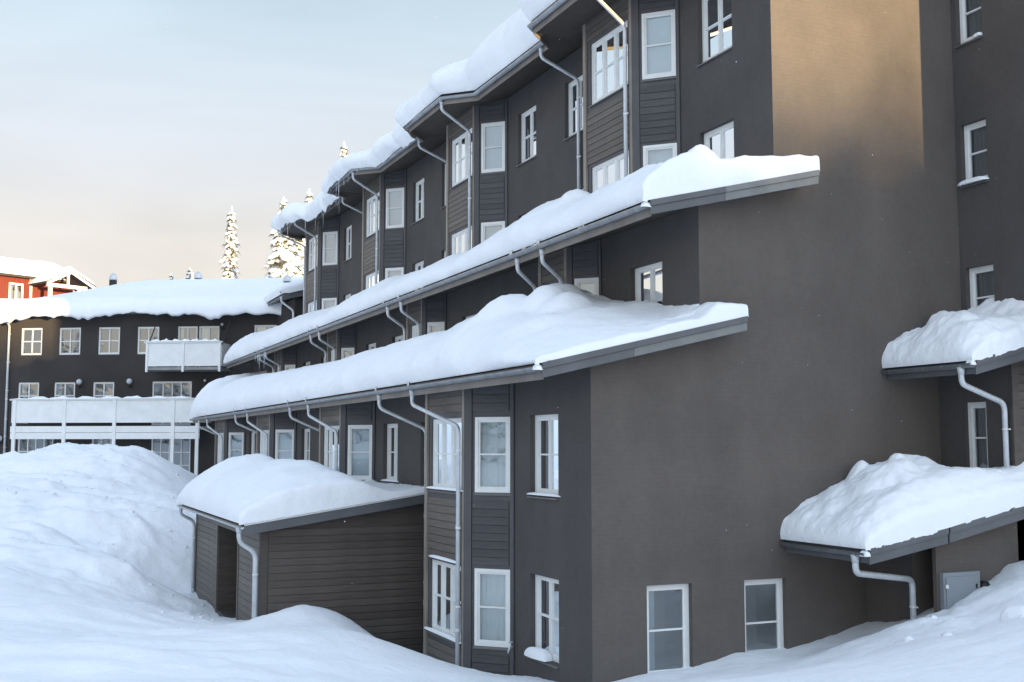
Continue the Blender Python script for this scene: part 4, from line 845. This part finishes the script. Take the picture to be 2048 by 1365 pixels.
lump('sill_snow', 'long snow roll on the sill of the right block, middle visible window', (7.97, -.44, 9.17), (UY, UX), (.38, .08, .10), 6, grp=SG)
lump('sill_snow', 'small snow ball on the sill of the highest window of the right block', (7.97, -.68, 11.94), (UY, UX), (.09, .06, .08), 7, grp=SG)
lump('sill_snow', 'thin snow on the sill of the narrow window above the shed', (.02, 10.55, 3.35), (UY, UX), (.60, .075, .05), 8, grp=SG)
lump('fallen_snow', 'rounded snow chunk lying on the bank below the meter cabinet', (4.2, -4.6, float(ground_h(4.2, -4.6))-.06), ((1, 0, 0), (0, 1, 0)), (.22, .22, .22), 9)
for i, (x_, y_, z_, l_) in enumerate([(-1.17, -.50, 5.37, 'ball of snow filling the near gutter end of the lowest long roof'), (.79, -.50, 8.08, 'ball of snow filling the near gutter end of the middle long roof'), (6.05, -2.12, 5.55, 'ball of snow at the gutter end of the upper right canopy'), (3.70, -2.12, 2.5, 'ball of snow at the gutter end of the low right canopy')]):
    lump('gutter_snow', l_, (x_+.01, y_+.06, z_+.0), ((1, 0, 0), (0, 1, 0)), (.078, .085, .09), 20+i)
ri = random.Random(5)
def icicle(p, ln, r, label, grp):
    mb = MB(); n = 6; P = []; Rr = []
    for k in range(n+1):
        t = k/n; P.append((p[0]+ri.uniform(-.006, .006), p[1]+ri.uniform(-.006, .006), p[2]-ln*t)); Rr.append(max(.002, r*(1-t)**.8*ri.uniform(.85, 1.15)))
    tag(obj('icicle', mb_t(mb, P, Rr), M['ice'], smooth=True), label, 'icicle', grp)
def mb_t(mb, P, Rr): mb.tube(P, Rr, 7); return mb
for k in range(44):
    y_ = 20.6+12.6*ri.random()**.8; x_ = float(np.interp(y_, EVx, EVv))-ri.uniform(.05, .22)
    icicle((x_, y_, 13.66), ri.uniform(.12, .42) if ri.random() < .78 else ri.uniform(.5, 1.0), ri.uniform(.014, .03), 'icicle hanging from the top eave over the two farthest bays', 'icicles on the top eave')
for k in range(7): icicle((.72+ri.uniform(-.08, .1), 30.2+ri.uniform(-.5, 1.0), 7.98), ri.uniform(.2, .75), ri.uniform(.015, .03), 'icicle hanging from the middle gutter near its far end', 'icicles on the middle gutter')
pm = MB(); pm.tube([(-.55, 26.3, 2.2), (-.06, 26.9, 4.0)], .018, 8); pm.tube([(-.06, 26.9, 4.0), (-.06, 26.6, 4.06)], .018, 8); tag(obj('pole', pm, M['white']), 'thin white pole leaning on the facade behind the shed snow', 'pole')
# drifting snowflakes
fl = MB(); rs = random.Random(9)
for k in range(170):
    c = Vector((rs.uniform(-7, 7), rs.uniform(-11, 4), rs.uniform(1.5, 12.5))); r_ = rs.uniform(.002, .0055); n = len(fl.v)
    for v in ((1,0,0),(-1,0,0),(0,1,0),(0,-1,0),(0,0,1),(0,0,-1)): fl.v.append(tuple(c+Vector(v)*r_))
    for f in ((0,2,4),(2,1,4),(1,3,4),(3,0,4),(2,0,5),(1,2,5),(3,1,5),(0,3,5)): fl.f.append(tuple(n+i for i in f))
fo = obj('snowflakes', fl, M['treesnow']); fo['kind'] = 'stuff'; fo['label'] = 'sparse drifting snowflakes in the air'

# loose clods of snow broken off the heap and kicked up by the shed door
sc = MB(); rc = random.Random(21); pts = []
for k in range(60): pts.append((rc.gauss(-6.2, 1.6), rc.uniform(16, 31), rc.uniform(.03, .09)))
for k in range(26): pts.append((rc.gauss(-4.6, .5), rc.uniform(8.3, 17), rc.uniform(.02, .06)))
for k in range(16): pts.append((rc.uniform(3.5, 8), rc.uniform(-6, -2.3), rc.uniform(.03, .09)))
pts = [q for q in pts if not (q[0] > -3.8 and 7.6 < q[1] < 17.5)]
cz = ground_h(np.array([q[0] for q in pts]), np.array([q[1] for q in pts]))
for (x_, y_, r_), z_ in zip(pts, cz):
    blob(sc, Vector((x_, y_, float(z_)+r_*.05)), (Vector((1, 0, 0)), Vector((0, 1, 0)), Vector((0, 0, 1))), (r_*rc.uniform(.8, 1.4), r_, r_*rc.uniform(.5, .9)), rc, .3)
so = obj('snow_clods', sc, M['snow'], smooth=True); so['kind'] = 'stuff'; so['label'] = 'loose clods of snow on the ploughed heap and banks'
